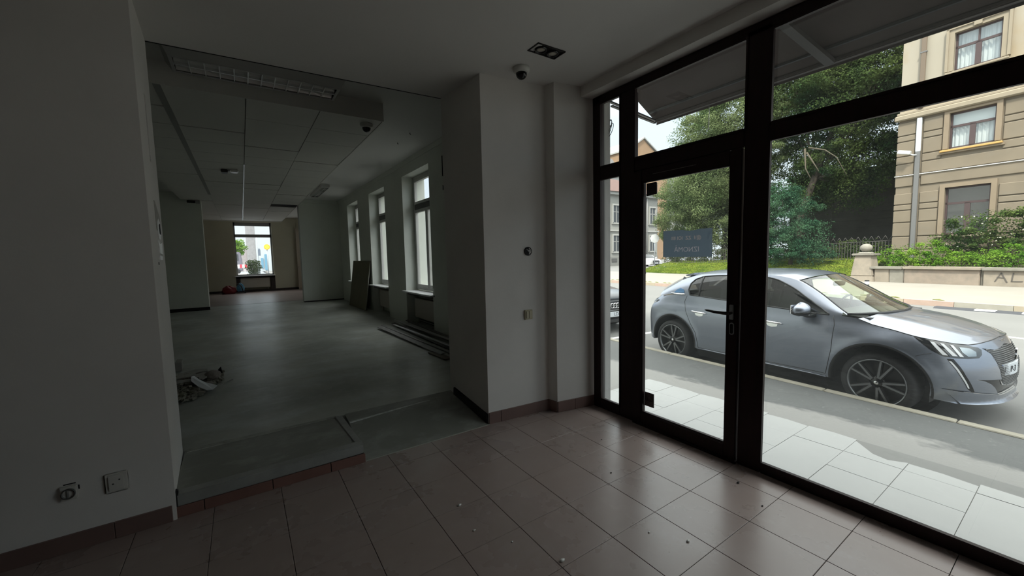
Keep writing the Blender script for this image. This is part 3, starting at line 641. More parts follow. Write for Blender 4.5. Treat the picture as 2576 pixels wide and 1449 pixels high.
for nm, x, y in (('right', 2.121, 5.69), ('left', 2.13, 6.267)):
    MB().tube([(x, y, 3.2), (x, y, 3.185), (x + .008, y, 3.178), (x + .013, y, 3.184)], .005, 6).build('ceiling_hook', black_m, label='small black hook in the upper ceiling, %s' % ('nearer the viewer' if nm == 'right' else 'farther from the viewer'), cat='hook', group='ceiling hooks')
MB().box(2.612, 2.622, 5.70, 5.715, 2.64, 2.94).build('wall_slit', dark_m, wall_far_right); MB().box(2.612, 2.622, 5.702, 5.712, 2.43, 2.50).build('wall_slit', dark_m, wall_far_right)
for k in range(2): MB().ball((-.62 + k * .3, 19.69, 1.06 - k * .75), .016).build('wall_screw', white_m, wall_far)

# ------------------------------------------------------------------ things lying in the long room
pb = thing('plasterboard_sheet', 'greenish brown plasterboard sheet leaning on the window wall', 'board', (2.45, 11.0, FZ))
bm_ = M('plasterboard_face', (.20, .19, .125), .7, var=.12, scale=2); be_ = M('plasterboard_edge', (.45, .44, .38), .8)
a = Vector((2.435, 10.05, FZ + .004)); b = Vector((2.40, 11.65, FZ + .004)); top = Vector((.165, 0, 1.215)); nn = Vector((.012, 0, 0))
MB().hexa([a, a + nn, b + nn, b, a + top, a + top + nn, b + top + nn, b + top]).build('face', bm_, pb)
MB().hexa([a + Vector((0, -.004, 0)), a + nn + Vector((.003, -.004, 0)), a + nn + Vector((.003, 0, 0)), a, a + top + Vector((0, -.004, 0)), a + top + nn + Vector((.003, -.004, 0)), a + top + nn + Vector((.003, 0, 0)), a + top]).build('cut_edge', be_, pb)

plk_cols = [M('weathered_trim_grey', (.34, .34, .335), .5, var=.25, scale=6), M('white_trim', (.62, .64, .66), .45, var=.1, scale=5), M('dark_trim', (.11, .10, .10), .6, var=.3, scale=5), M('brown_trim', (.17, .14, .115), .6, var=.3, scale=5)]
planks = [((2.00, 7.30), (2.09, 4.75), .17, .075, .012, 0, 'outermost grey trim board of the pile on the screed'),
          ((2.12, 7.55), (2.22, 4.60), .15, .060, .012, 0, 'long grey trim board second from the open floor'),
          ((2.22, 7.15), (2.26, 4.70), .20, .065, .014, 1, 'white trim board on top of the pile by the window wall'),
          ((2.33, 7.55), (2.30, 4.8), .165, .07, .016, 2, 'dark trim board in the middle of the pile'),
          ((2.39, 7.60), (2.42, 5.1), .215, .06, .012, 0, 'grey trim board lying higher in the pile'),
          ((2.50, 7.40), (2.47, 5.0), .16, .075, .016, 3, 'brown trim board close to the window wall'),
          ((2.56, 7.45), (2.52, 5.2), .21, .05, .012, 2, 'dark narrow board nearest the window wall'),
          ((2.03, 4.98), (2.06, 4.50), .142, .11, .012, 3, 'short offcut in front of the trim board pile')]
for k, (p, q, z, wd_, th, mi, lab) in enumerate(planks):
    p = Vector((*p, z)); q = Vector((*q, z + .018 * (k % 3 - 1)))
    q.z = max(q.z, FZ + th * .6); p.z = max(p.z, FZ + th * .6)
    d = q - p; up_ = Vector((.25 * ((k % 3) - 1), 0, 1))
    MB().obox((p + q) / 2, (d.length, wd_, th), d, up_).build('trim_board', plk_cols[mi], None, .002, label=lab, cat='board', group='loose trim boards under the window')

# rubble by the left jamb
rub = thing('rubble_bed', 'heap of grey crushed plaster and dust beside the left jamb', 'rubble', (-.5, 5.1, FZ), kind='stuff')
rr = random.Random(3); rb = MB()
for k in range(1100):
    u = rr.random(); x = -.72 + .46 * rr.random() ** .8; y = 4.58 + 1.1 * rr.random() ** 1.25
    if x > -.46 + .30 * (y - 4.58) or y < 4.60 + .42 * max(0, x + .58): continue
    s = .006 + .018 * rr.random() ** 2
    h = max(0, .05 - .15 * abs(x + .58)) * rr.random()
    d = Vector((rr.uniform(-1, 1), rr.uniform(-1, 1), rr.uniform(-.3, .3)))
    rb.obox((x, y, FZ + s * .4 + h), (s * 2, s * 1.4, s), d, (rr.uniform(-.4, .4), rr.uniform(-.4, .4), 1))
rb.build('plaster_crumbs', M('plaster_crumbs', (.26, .25, .20), .9, var=.5, scale=22), rub, kind='stuff')
pl_m = [M('broken_plaster_grey', (.36, .35, .32), .8, var=.2, scale=12), M('broken_white_panel', (.70, .72, .74), .5, var=.08, scale=9), M('brown_clod', (.26, .23, .205), .9, var=.25, scale=25, bump=.4), M('stone_olive', (.19, .185, .13), .9, var=.3, scale=25, bump=.4)]
def shard(label, pts, z, th, mi, curl=0, tilt=(0, 0)):
    a = [Vector((x, y, z + tilt[0] * (x + .4) + tilt[1] * (y - 5.1) + curl * ((x + .42) ** 2))) for x, y in pts]
    MB().prism(a, (0, 0, th)).build('plaster_shard', pl_m[mi], label=label, cat='debris', group='broken plaster pieces in the heap')
shard('white curved panel shard on top of the rubble heap', [(-.515, 5.27), (-.495, 5.33), (-.44, 5.20), (-.39, 5.10), (-.335, 5.02), (-.285, 4.92), (-.30, 4.86), (-.315, 4.80), (-.36, 4.80), (-.43, 4.92), (-.50, 5.10)], .175, .007, 1, 1.2, (-.25, .0))
shard('grey forked plaster shard behind the white panel', [(-.50, 5.33), (-.49, 5.45), (-.42, 5.52), (-.355, 5.40), (-.37, 5.30), (-.42, 5.20), (-.445, 5.22), (-.455, 5.30)], .185, .012, 0)
shard('long grey plaster slab at the back of the rubble heap', [(-.66, 5.50), (-.66, 5.66), (-.52, 5.78), (-.41, 5.72), (-.40, 5.62), (-.52, 5.58)], .165, .02, 0)
shard('thin grey slab low against the left jamb', [(-.66, 5.20), (-.66, 5.36), (-.52, 5.34), (-.52, 5.22)], .17, .014, 0)
shard('narrow grey slab stacked at the left jamb', [(-.66, 5.36), (-.66, 5.50), (-.50, 5.52), (-.48, 5.42)], .185, .012, 0)
shard('pale rounded board end leaning at the back of the heap', [(-.72, 5.95), (-.72, 6.2), (-.665, 6.15), (-.66, 5.98)], .15, .10, 0)
def clod(label, c, r, sc, mi): MB().ball(c, r, 12, 8, sc, .07).build('plaster_clod', pl_m[mi], label=label, cat='debris', group='broken plaster pieces in the heap')
clod('large brown clod at the right of the rubble heap', (-.345, 5.38, FZ + .045), .085, (.95, 1.5, .62), 2)
clod('small brown clod beside the white panel', (-.375, 5.12, FZ + .02), .055, (1, 1.2, .5), 2)
clod('olive stone low at the front of the rubble heap', (-.545, 4.80, FZ + .028), .035, (1.0, 1.3, 1.0), 3)
MB().add([(-.315, 5.62, FZ), (-.255, 5.50, FZ), (-.275, 5.60, FZ + .085), (-.30, 5.58, FZ + .06), (-.265, 5.58, FZ)], [(0, 1, 2), (0, 2, 3), (1, 4, 2), (0, 3, 1), (0, 4, 1)]).build('tile_sliver', black_m, label='black pointed tile sliver standing behind the heap', cat='debris')
MB().obox((-.215, 5.15, FZ + .006), (.16, .008, .008), (.9, 1.0, .05)).build('wood_stick', M('pale_stick', (.36, .35, .32), .6), label='pale thin stick right of the rubble heap', cat='stick')
chip_m = M('white_chip', (.72, .72, .70), .7); chipd = M('dark_chip', (.03, .028, .026), .8)
chips = [(.938, 1.974, .010, 0, 'white plaster chip in the middle of the tiles'), (.906, 1.742, .007, 0, 'white plaster chip nearer the viewer on the tiles'), (1.138, 1.322, .012, 0, 'white and dark plaster lump at the lower frame edge'), (1.886, 1.701, .006, 1, 'dark crumb on a shiny tile before the door'),
         (2.42, 1.17, .010, 1, 'dark crumb close to the foot of the big pane'), (1.72, 1.06, .009, 0, 'white curled chip on the shiny tiles'), (1.62, 1.21, .006, 0, 'tiny white chip on the shiny tiles'), (2.30, .98, .006, 1, 'dark speck on the tiles near the big pane'), (1.02, 1.56, .005, 0, 'white speck on the dark tiles'), (2.18, 2.06, .006, 1, 'dark crumb on the tiles near the sidelight')]
for k, (x, y, s, mi, lab) in enumerate(chips):
    MB().ball((x, y, s * .45), s, 7, 5, (1.2, .7, .5), .2).build('plaster_chip', (chip_m, chipd)[mi], label=lab, cat='chip', group='crumbs on the floor tiles')

# bags under the end window
bg_ = thing('red_bag', 'dark red bag slumped on the floor under the end window', 'bag', (-.45, 19.15, FZ))
def sack(c, r, sc, seed):
    q = random.Random(seed); ph = [q.uniform(0, 6) for _ in range(6)]
    c = Vector(c)
    def f(u, v):
        t, p = u * 2 * PI, (v - .5) * PI
        k = 1 + .09 * math.sin(3 * t + ph[0]) * math.cos(p) + .07 * math.sin(5 * t + 3 * p + ph[1]) + .05 * math.sin(9 * p + ph[2])
        z = math.sin(p) * sc[2] * r * k
        return c + Vector((math.cos(t) * math.cos(p) * r * sc[0] * k, math.sin(t) * math.cos(p) * r * sc[1] * k, max(z, -sc[2] * r * .55)))
    return MB().grid(f, 28, 16)
sack((-.50, 19.15, FZ + .11), .20, (1.15, .8, 1.0), 4).build('body', M('red_cloth', (.16, .012, .014), .7, var=.3, scale=12), bg_)
MB().tube([(-.62, 19.1, FZ + .05), (-.70, 19.05, FZ + .02), (-.60, 18.98, FZ + .015), (-.45, 18.96, FZ + .02)], .018, 6).build('strap', M('red_strap', (.10, .01, .012), .7), bg_)
bb_ = thing('blue_bag', 'light blue bag leaning on the red bag', 'bag', (-.16, 19.2, FZ))
sack((-.11, 19.22, FZ + .19), .165, (.75, .7, 1.25), 9).build('body', M('blue_cloth', (.12, .34, .50), .6, var=.35, scale=16), bb_)
MB().tube([(-.23, 19.1, FZ + .34), (-.16, 19.02, FZ + .39), (-.07, 19.08, FZ + .27), (-.02, 19.05, FZ + .07), (.05, 18.98, FZ + .02)], .02, 6).build('strap', black_m, bb_)
# ------------------------------------------------------------------ pavement, road, kerbs
asph_m = M('grey_asphalt', (.112, .116, .114), .85, var=.10, scale=1.1, bump=.15, bscale=45)
overlay(asph_m, (.30, .295, .28), .85, 1.6, .46, .56, (1, .6, 1), 2, (4.45, 1.1))
overlay(asph_m, (.36, .36, .34), .35, 30, .60, .70)
overlay(asph_m, (.09, .09, .09), .5, 2.6, .60, .66, (1, .5, 1), 9)
road_m = M('road_asphalt', (.165, .165, .16), .85, var=.08, scale=.6, bump=.1, bscale=40)
slabm = M('pale_paving_tile', (.425, .43, .42), .5, var=.05, scale=1.2, bump=.03, bscale=40)
overlay(slabm, (.32, .32, .31), .30, 9, .62, .74)
kerb_m = M('beige_kerb_stone', (.33, .31, .25), .85, var=.15, scale=5, bump=.2, bscale=40)
side_m = M('pale_pavement', (.265, .247, .215), .85, var=.08, scale=.7)
ROAD, PAVE = -.30, -.15
def quad_slab(name, label, cat, pts, z0, z1, mat, parent=None, **kw):
    return MB().prism([(x, y, z0) for x, y in pts], (0, 0, z1 - z0)).build(name, mat, parent, label=label, cat=cat, **kw)
P2 = lambda u, v: tuple(st(u, v))[:2]
quad_slab('road', 'pale grey asphalt street with parked cars', 'road', [(3.0, -40), (75, -40), (75, 90), (3.0, 90)], -.6, ROAD, road_m, kind='structure')
kx = lambda y: 5.205 + .063 * y
pav = quad_slab('pavement', 'worn grey asphalt pavement between the shop front and the kerb', 'pavement', [(2.9, -8), (kx(-8) - .10, -8), (kx(45) - .10, 45), (2.9, 45)], -.5, PAVE, asph_m, kind='structure')
tile_o = MB().box(-.1647, .1647, -.1647, .1647, -.03, 0).mesh('paving_tile', slabm, .003, 1)
pv_rows = [2.757, 3.05, 3.383, 3.716, 4.046]
g = random.Random(5)
MB().box(2.73, 4.03, -3, 3.03, -.16, -.134).build('tile_bed', M('tile_joint_mortar', (.22, .22, .21), .9), pav)
for r_ in range(4):
    for k in range(-9, 9):
        y0 = .03 + k * T; y1 = y0 + T
        xa, xb = pv_rows[r_], pv_rows[r_ + 1]
        pts = [(xa + .0018, y0 + .0018), (xb - .0018, y0 + .0018), (xb - .0018, y1 - .0018), (xa + .0018, y1 - .0018)]
        z = -.13 + .0012 * g.uniform(-1, 1)
        if r_ == 3:
            e0, e1 = (3.84 if k <= 1 else 4.03) + .02 * g.uniform(-1, 1), (3.85 if k <= 1 else 4.03) + .02 * g.uniform(-1, 1)
            if k == 2: pts = [pts[0], (3.86, y0 + .0018), (3.80, y0 + .10), (3.83, y0 + .19), (3.99, y1 - .0018), pts[3]]
            else: pts = [pts[0], (e0, y0 + .0018), ((e0 + e1) / 2 + .015, (y0 + y1) / 2), (e1, y1 - .0018), pts[3]]
        a = [(x, y, -.165) for x, y in pts]
        put('paving_tile', MB().prism(a, (0, 0, z + .165)).mesh('paving_tile', slabm), pav)
bp_ = [(3.85, .72), (3.93, .74), (3.985, .86), (3.99, .99), (3.93, .93), (3.86, .86)]
MB().prism([(x, y, -.15) for x, y in bp_], (0, 0, .006)).build('broken_mortar', M('crumbled_mortar', (.34, .31, .24), .95, var=.5, scale=40, bump=.6, bscale=60), pav)
kb = thing('kerb', 'beige stone kerb in front of the parked silver hatchback', 'kerb', (kx(0), 0, ROAD), kind='structure')
for k in range(-8, 30):
    ya, yb2 = -.35 + k * 1.0, .65 + k * 1.0 - .008
    MB().hexa([(kx(ya) - .11, ya, -.5), (kx(ya), ya, -.5), (kx(yb2), yb2, -.5), (kx(yb2) - .11, yb2, -.5), (kx(ya) - .11, ya, -.138), (kx(ya) - .008, ya, -.138), (kx(yb2) - .008, yb2, -.138), (kx(yb2) - .11, yb2, -.138)]).build('kerb_stone', kerb_m, kb, .008, seg=1)
line_m = M('white_road_paint', (.72, .72, .70), .7, var=.1, scale=8)
MB().hexa([(*p, z) for z in (ROAD, ROAD + .004) for p in ((5.35, 5.46), (8.3, 5.16), (8.32, 5.27), (5.36, 5.57))]).build('bay_line', line_m, label='white parking bay line between the silver and the dark car', cat='road marking')
MB().hexa([(*P2(u, v), z) for z in (ROAD, ROAD + .004) for u, v in ((-14, 11.5), (3.0, 11.5), (3.0, 11.62), (-14, 11.62))]).build('lane_line', line_m, label='white lane line beyond the bonnet of the silver car', cat='road marking')

# far pavement, kerb, bump
far_pav = quad_slab('pavement_far', 'sunlit pale pavement across the street', 'pavement', [P2(-40, 16.12), P2(60, 16.12), P2(60, 23.6), P2(-40, 23.6)], -.5, PAVE, side_m, kind='structure')
fk = thing('kerb_far', 'kerb of sandstone blocks across the street', 'kerb', st(0, 16.05, ROAD), kind='structure')
kms = [M('kerb_sand', (.42, .36, .27), .9, var=.12, scale=4), M('kerb_grey', (.36, .34, .29), .9, var=.12, scale=4), M('kerb_pink', (.46, .34, .28), .9, var=.12, scale=4)]
for k in range(-12, 30):
    u0 = 1.75 + k * 1.05
    MB().hexa([(*P2(u, v), z) for z in (-.5, PAVE + .004) for u, v in ((u0, 16.0), (u0 + 1.04, 16.0), (u0 + 1.04, 16.14), (u0, 16.14))]).build('kerb_stone', kms[(k * 7) % 3], fk)
bmp = thing('road_bump', 'black rubber road hump with white patches along the far kerb', 'road bump', st(1, 15.6, ROAD))
MB().prism([st(-9, 15.42, ROAD), st(-9, 15.50, ROAD + .045), st(-9, 15.70, ROAD + .045), st(-9, 15.80, ROAD)], SU * 13.1).build('hump', M('hump_rubber', (.05, .052, .06), .8), bmp)
for k in range(14):
    u0 = 3.35 - k * .64 - (.14 if k > 0 else 0)
    MB().prism([st(u0, 15.455, ROAD + .021), st(u0, 15.503, ROAD + .047), st(u0, 15.66, ROAD + .047), st(u0, 15.66, ROAD + .03)], SU * -.36).build('white_patch', line_m, bmp)
bo = thing('bollard', 'short black and white bollard on the far pavement behind the windscreen', 'bollard', st(6.15, 17, PAVE))
for k, (a, b, w) in enumerate(((0, .10, 1), (.10, .17, 0), (.17, .25, 1), (.25, .32, 0), (.32, .42, 1), (.42, .455, 0))):
    MB().cyl(st(6.15, 17, PAVE + a), st(6.15, 17, PAVE + b), .062, 14).build('band', line_m if w else black_m, bo)
b2 = thing('black_bollard', 'dark post across the street seen at the hinge edge of the door', 'bollard', st(15.5, 16.5, ROAD))
MB().lathe([(0, 0), (.07, 0), (.06, .1), (.05, .15), (.05, .55), (.075, .58), (.075, .64), (.05, .67), (.05, .86), (.07, .90), (.05, .96), (0, .98)], st(15.5, 16.5, ROAD), n=14).build('body', black_m, b2)

# stone garden wall, gate pillar
wm = [M('stone_%s' % n, c, .9, var=.13, scale=2.2, bump=.25, bscale=14) for n, c in (('cream', (.29, .25, .20)), ('pink', (.285, .235, .19)), ('grey', (.25, .235, .20)), ('ochre', (.30, .25, .18)))]
for m_ in wm: overlay(m_, (.17, .155, .13), .55, 2.2, .46, .68, seed=5)
gw = thing('garden_wall', 'low weathered sandstone wall with a coping across the street', 'wall', st(2, 23.4, PAVE), kind='structure')
us = [8.15, 7.62, 7.14, 4.93, 4.86, 2.3, -.3, -2.9, -5.6]
q = random.Random(8)
for k, (a, b) in enumerate(zip(us, us[1:])):
    dz = .02 * q.uniform(-1, 1); rec = .06 if abs(a - b) < .1 else 0
    pts = [st(u, v, z) for z in (PAVE - .1, .44 + dz * 0) for u, v in ((b + .006, 23.20 + rec), (a - .006, 23.20 + rec), (a - .006, 23.62), (b + .006, 23.62))]
    MB().hexa(pts).build('stone_block', wm[(0, 2, 1, 2, 0, 3, 1, 0)[k]], gw, .02)
us = [8.3, 7.18, 4.9, 2.6, .2, -2.4, -5.6]
for k, (a, b) in enumerate(zip(us, us[1:])):
    MB().hexa([st(u, v, z) for z in (.43 + .012 * (k % 2), .545 + .012 * (k % 2)) for u, v in ((b + .008, 23.10), (a - .008, 23.10), (a - .008, 23.72), (b + .008, 23.72))]).build('coping_stone', wm[(2, 0, 2, 1, 2, 0)[k]], gw, .02)
gp = thing('gate_pillar', 'tapered sandstone gate pillar with a stone ball on top', 'pillar', st(8.6, 23.4, PAVE))
def frus(u0, u1, v0, v1, z0, z1, i): return [st(u, v, z0) for u, v in ((u0, v0), (u1, v0), (u1, v1), (u0, v1))] + [st(u, v, z1) for u, v in ((u0 + i, v0 + i), (u1 - i, v0 + i), (u1 - i, v1 - i), (u0 + i, v1 - i))]
MB().hexa(frus(8.12, 9.05, 23.05, 23.9, PAVE - .1, .10, .04)).build('plinth', wm[0], gp, .03)
MB().hexa(frus(8.17, 9.0, 23.1, 23.85, .10, 1.04, .10)).build('shaft', wm[0], gp, .03)
MB().hexa(frus(8.16, 9.0, 23.1, 23.85, 1.04, 1.14, -.0)).build('cap', wm[2], gp, .03)
MB().hexa(frus(8.32, 8.84, 23.25, 23.7, 1.14, 1.20, .05)).build('neck', wm[2], gp, .02)
MB().ball(st(8.58, 23.48, 1.40), .205, 20, 12, (1.12, 1.12, .92)).build('ball', wm[2], gp)
gr_m = M('dark_graffiti', (.10, .09, .08), .9)
gf = MB(); vz = 23.19
for p, r_ in (((4.55, .03), (4.41, .355)), ((4.41, .355), (4.26, .01)), ((4.50, .19), (4.34, .17)), ((4.12, .36), (4.15, .05)), ((4.15, .05), (3.90, .055))):
    a, b = st(p[0], vz, p[1]), st(r_[0], vz, r_[1]); gf.obox((a + b) / 2, ((b - a).length + .02, .006, .035), b - a, (0, 0, 1) if abs((b - a).normalized().z) < .9 else SU)
gf.build('graffiti', gr_m, gw)
# ---------------------------------------------------------------- shape of the hatchback's body
import bisect
_tabs = {}
def lerp_table(tab, x):
    """smooth curve through the (x, value) pairs of a table (monotone cubic)"""
    if x <= tab[0][0]: return tab[0][1]
    if x >= tab[-1][0]: return tab[-1][1]
    key = id(tab)
    if key not in _tabs:
        xs = [p[0] for p in tab]; v = [p[1] for p in tab]; d = [(v[k + 1] - v[k]) / (xs[k + 1] - xs[k]) for k in range(len(xs) - 1)]
        m = [d[0]] + [0 if a * b <= 0 else 2 * a * b / (a + b) for a, b in zip(d, d[1:])] + [d[-1]]
        _tabs[key] = (xs, v, m, tab)
    xs, v, m, _ = _tabs[key]
    k = bisect.bisect_right(xs, x) - 1; h = xs[k + 1] - xs[k]; t = (x - xs[k]) / h
    return v[k] * (1 + 2 * t) * (1 - t) ** 2 + m[k] * h * t * (1 - t) ** 2 + v[k + 1] * t * t * (3 - 2 * t) + m[k + 1] * h * t * t * (t - 1)

def catmull(pts, n=8):
    P = [pts[0]] + list(pts) + [pts[-1]]
    out = []
    for i in range(1, len(P) - 2):
        p0, p1, p2, p3 = P[i - 1], P[i], P[i + 1], P[i + 2]
        for k in range(n):
            t = k / n
            out.append(tuple(.5 * (2 * b + (c - a) * t + (2 * a - 5 * b + 4 * c - d) * t * t + (3 * b - a - 3 * c + d) * t ** 3)
                             for a, b, c, d in zip(p0, p1, p2, p3)))
    out.append(tuple(pts[-1]))
    return out

PLAN = catmull([(-3.20, 0), (-3.19, .30), (-3.14, .52), (-3.09, .745), (-2.93, .825), (-2.6, .852), (-2.2, .866), (-1.7, .872), (-1.2, .872),
                (-.6, .872), (0, .868), (.25, .85), (.41, .80), (.54, .72), (.635, .59), (.70, .42), (.735, .22), (.745, 0)], 40)
PLAN_S = [0]
for (a, b), (c, d) in zip(PLAN, PLAN[1:]): PLAN_S.append(PLAN_S[-1] + math.hypot(c - a, d - b))
_i0 = min(range(len(PLAN)), key=lambda i: abs(PLAN[i][0] + 1.2)); _o = PLAN_S[_i0] - PLAN[_i0][0]
PLAN_S = [s - _o for s in PLAN_S]
S_REAR, S_NOSE = PLAN_S[0], PLAN_S[-1]

def plan(s):
    if s <= PLAN_S[0]: return PLAN[0]
    if s >= PLAN_S[-1]: return PLAN[-1]
    i = bisect.bisect_right(PLAN_S, s) - 1
    t = (s - PLAN_S[i]) / (PLAN_S[i + 1] - PLAN_S[i])
    return tuple(p + (q - p) * t for p, q in zip(PLAN[i], PLAN[i + 1]))

SIDE = [(.14, .90), (.20, .945), (.27, .965), (.40, .972), (.55, .983), (.70, .997), (.79, 1.0), (.84, .985), (.92, .945), (1.0, .915), (1.06, .89)]
SIDEF = [(.14, .93), (.20, .95), (.27, .97), (.40, .985), (.55, 1.0), (.70, 1.0), (.77, .985), (.82, .955), (.87, .915), (.92, .88), (1.0, .86)]
NOSE = [(.14, -.035), (.17, .0), (.21, .012), (.25, -.025), (.33, -.01), (.45, 0), (.55, -.004), (.65, -.03), (.74, -.07), (.80, -.105), (.86, -.155), (.92, -.2)]
TAIL = [(.14, .10), (.25, .02), (.40, 0), (.60, .0), (.75, .02), (.90, .09), (1.0, .19), (1.08, .30)]
TOPZ = [(-3.3, 1.0), (-2.95, 1.0), (-2.6, 1.04), (-2.2, 1.032), (-1.6, 1.005), (-1.1, .985), (-.5, .962), (-.32, .968), (-.2, .955), (-.08, .912), (.1, .880), (.29, .848), (.55, .812), (.77, .785), (1.0, .798), (1.34, .812)]

def wrap(s, z):
    """point on the lower body (half width positive)"""
    x, y = plan(s)
    w = min(1, max(0, (x + .6) / .7)); w = w * w * (3 - 2 * w)
    f = lerp_table(SIDE, z) * (1 - w) + lerp_table(SIDEF, z) * w
    k = min(1, max(0, (x - .05) / .6)); k = k * k * (3 - 2 * k)
    q = min(1, max(0, (-2.45 - x) / .6)); q = q * q * (3 - 2 * q)
    for cx in (0, -2.54):
        r = math.hypot(x - cx, z - .315)
        f += .014 * math.exp(-((r - .43) / .05) ** 2)
    return (x + lerp_table(NOSE, z) * k + lerp_table(TAIL, z) * q, y * f, z)

RAIL = catmull([(-2.88, .67, 1.075), (-2.72, .635, 1.17), (-2.55, .605, 1.26), (-2.3, .595, 1.335), (-2.0, .60, 1.375), (-1.6, .61, 1.392), (-1.25, .615, 1.388),
                (-1.02, .62, 1.365), (-.84, .63, 1.315), (-.62, .672, 1.19), (-.42, .735, 1.055), (-.30, .785, .985)], 8)
def rail(x):
    if x <= RAIL[0][0]: return RAIL[0]
    for p, q in zip(RAIL, RAIL[1:]):
        if x <= q[0]:
            t = (x - p[0]) / (q[0] - p[0]); return tuple(a + (b - a) * t for a, b in zip(p, q))
    return RAIL[-1]

def house(x, t):
    """point on the side of the glasshouse: t = 0 at the belt, 1 at the roof rail"""
    b = wrap(x, lerp_table(TOPZ, x)); r = rail(x)
    k = t + .12 * math.sin(math.pi * t) * 0
    bow = .035 * math.sin(math.pi * t) * min(1, max(0, (r[2] - b[2]) / .3))
    return (x, b[1] + (r[1] - b[1]) * k + bow, b[2] + (r[2] - b[2]) * t)
def cdt_parts(domain, regions, step_s, step_z):
    """triangulate the domain polygon with every region outline built in; returns vertices and per-region triangle lists"""
    vs, ed = [], []
    def ring(poly):
        o = len(vs); n = 0; pts = []
        for (a, b), (c, d) in zip(poly, poly[1:] + poly[:1]):
            m = max(1, int(max(abs(c - a) / step_s, abs(d - b) / step_z)))
            for k in range(m): pts.append((a + (c - a) * k / m, b + (d - b) * k / m))
        vs.extend(Vector(p) for p in pts); n = len(pts)
        ed.extend((o + i, o + (i + 1) % n) for i in range(n))
    ring(domain)
    for nm, poly in regions: ring(poly)
    def inside(p, poly):
        r = False; j = len(poly) - 1
        for i in range(len(poly)):
            (xi, yi), (xj, yj) = poly[i], poly[j]
            if (yi > p[1]) != (yj > p[1]) and p[0] < (xj - xi) * (p[1] - yi) / (yj - yi) + xi: r = not r
            j = i
        return r
    xs = [p[0] for p in domain]; zs = [p[1] for p in domain]
    x = min(xs); k = 0
    while x < max(xs):
        z = min(zs) + (step_z / 2 if k % 2 else 0)
        while z < max(zs):
            if inside((x, z), domain): vs.append(Vector((x, z)))
            z += step_z
        x += step_s; k += 1
    V2, E2, F2 = delaunay_2d_cdt(vs, ed, [], 0, 1e-5)[:3]
    out = {'': []}
    for nm, _ in regions: out.setdefault(nm, [])
    for f in F2:
        c = [sum(V2[i][t] for i in f) / len(f) for t in (0, 1)]
        if not inside(c, domain): continue
        for nm, poly in regions:
            if inside(c, poly): out[nm].append(tuple(f)); break
        else: out[''].append(tuple(f))
    return [tuple(v) for v in V2], out

def lift(name, V2, tris, fn, side, off, mat, parent, **kw):
    """lay flat triangles onto the surface fn(a, b) -> (x, y, z), y mirrored by side; off pushes along the surface normal"""
    used = sorted({i for t in tris for i in t}); idx = {i: k for k, i in enumerate(used)}
    co, no = [], []
    h = .014
    for i in used:
        a, b = V2[i]
        p = Vector(fn(a, b)); du = Vector(fn(a + h, b)) - Vector(fn(a - h, b)); dv = Vector(fn(a, b + h)) - Vector(fn(a, b - h))
        n = dv.cross(du)
        if n.length < 1e-12: n = Vector((0, 1, 0))
        n.normalize()
        if n.dot(Vector((p.x + 1.2 if abs(p.x + 1.2) > 1.6 else 0, p.y, 0))) < 0: n = -n
        p = p + n * off
        co.append((p.x, p.y * side, p.z)); no.append(Vector((n.x, n.y * side, n.z)))
    fs = []
    for t in tris:
        f = [idx[i] for i in t]
        a, b, c = (Vector(co[f[k]]) for k in range(3))
        if (b - a).cross(c - a).dot(no[f[0]] + no[f[1]] + no[f[2]]) < 0: f.reverse()
        fs.append(tuple(f))
    me = bpy.data.meshes.new(name); me.from_pydata(co, [], fs); me.polygons.foreach_set('use_smooth', [True] * len(fs))
    me.normals_split_custom_set_from_vertices(no); me.materials.append(mat); me.update()
    return put(name, me, parent, False, **kw)

def arc(cx, r, z0, a0, a1, n): return [(cx + r * math.cos(a0 + (a1 - a0) * k / n), z0 + r * math.sin(a0 + (a1 - a0) * k / n)) for k in range(n + 1)]

def plate_letters(txt, size, mat, par, at, xax, uax):
    me = text_mesh(txt, size, .001); place_mesh(me, xax, uax, at); me.materials.append(mat); return put('lettering', me, par, False, kind='stuff')

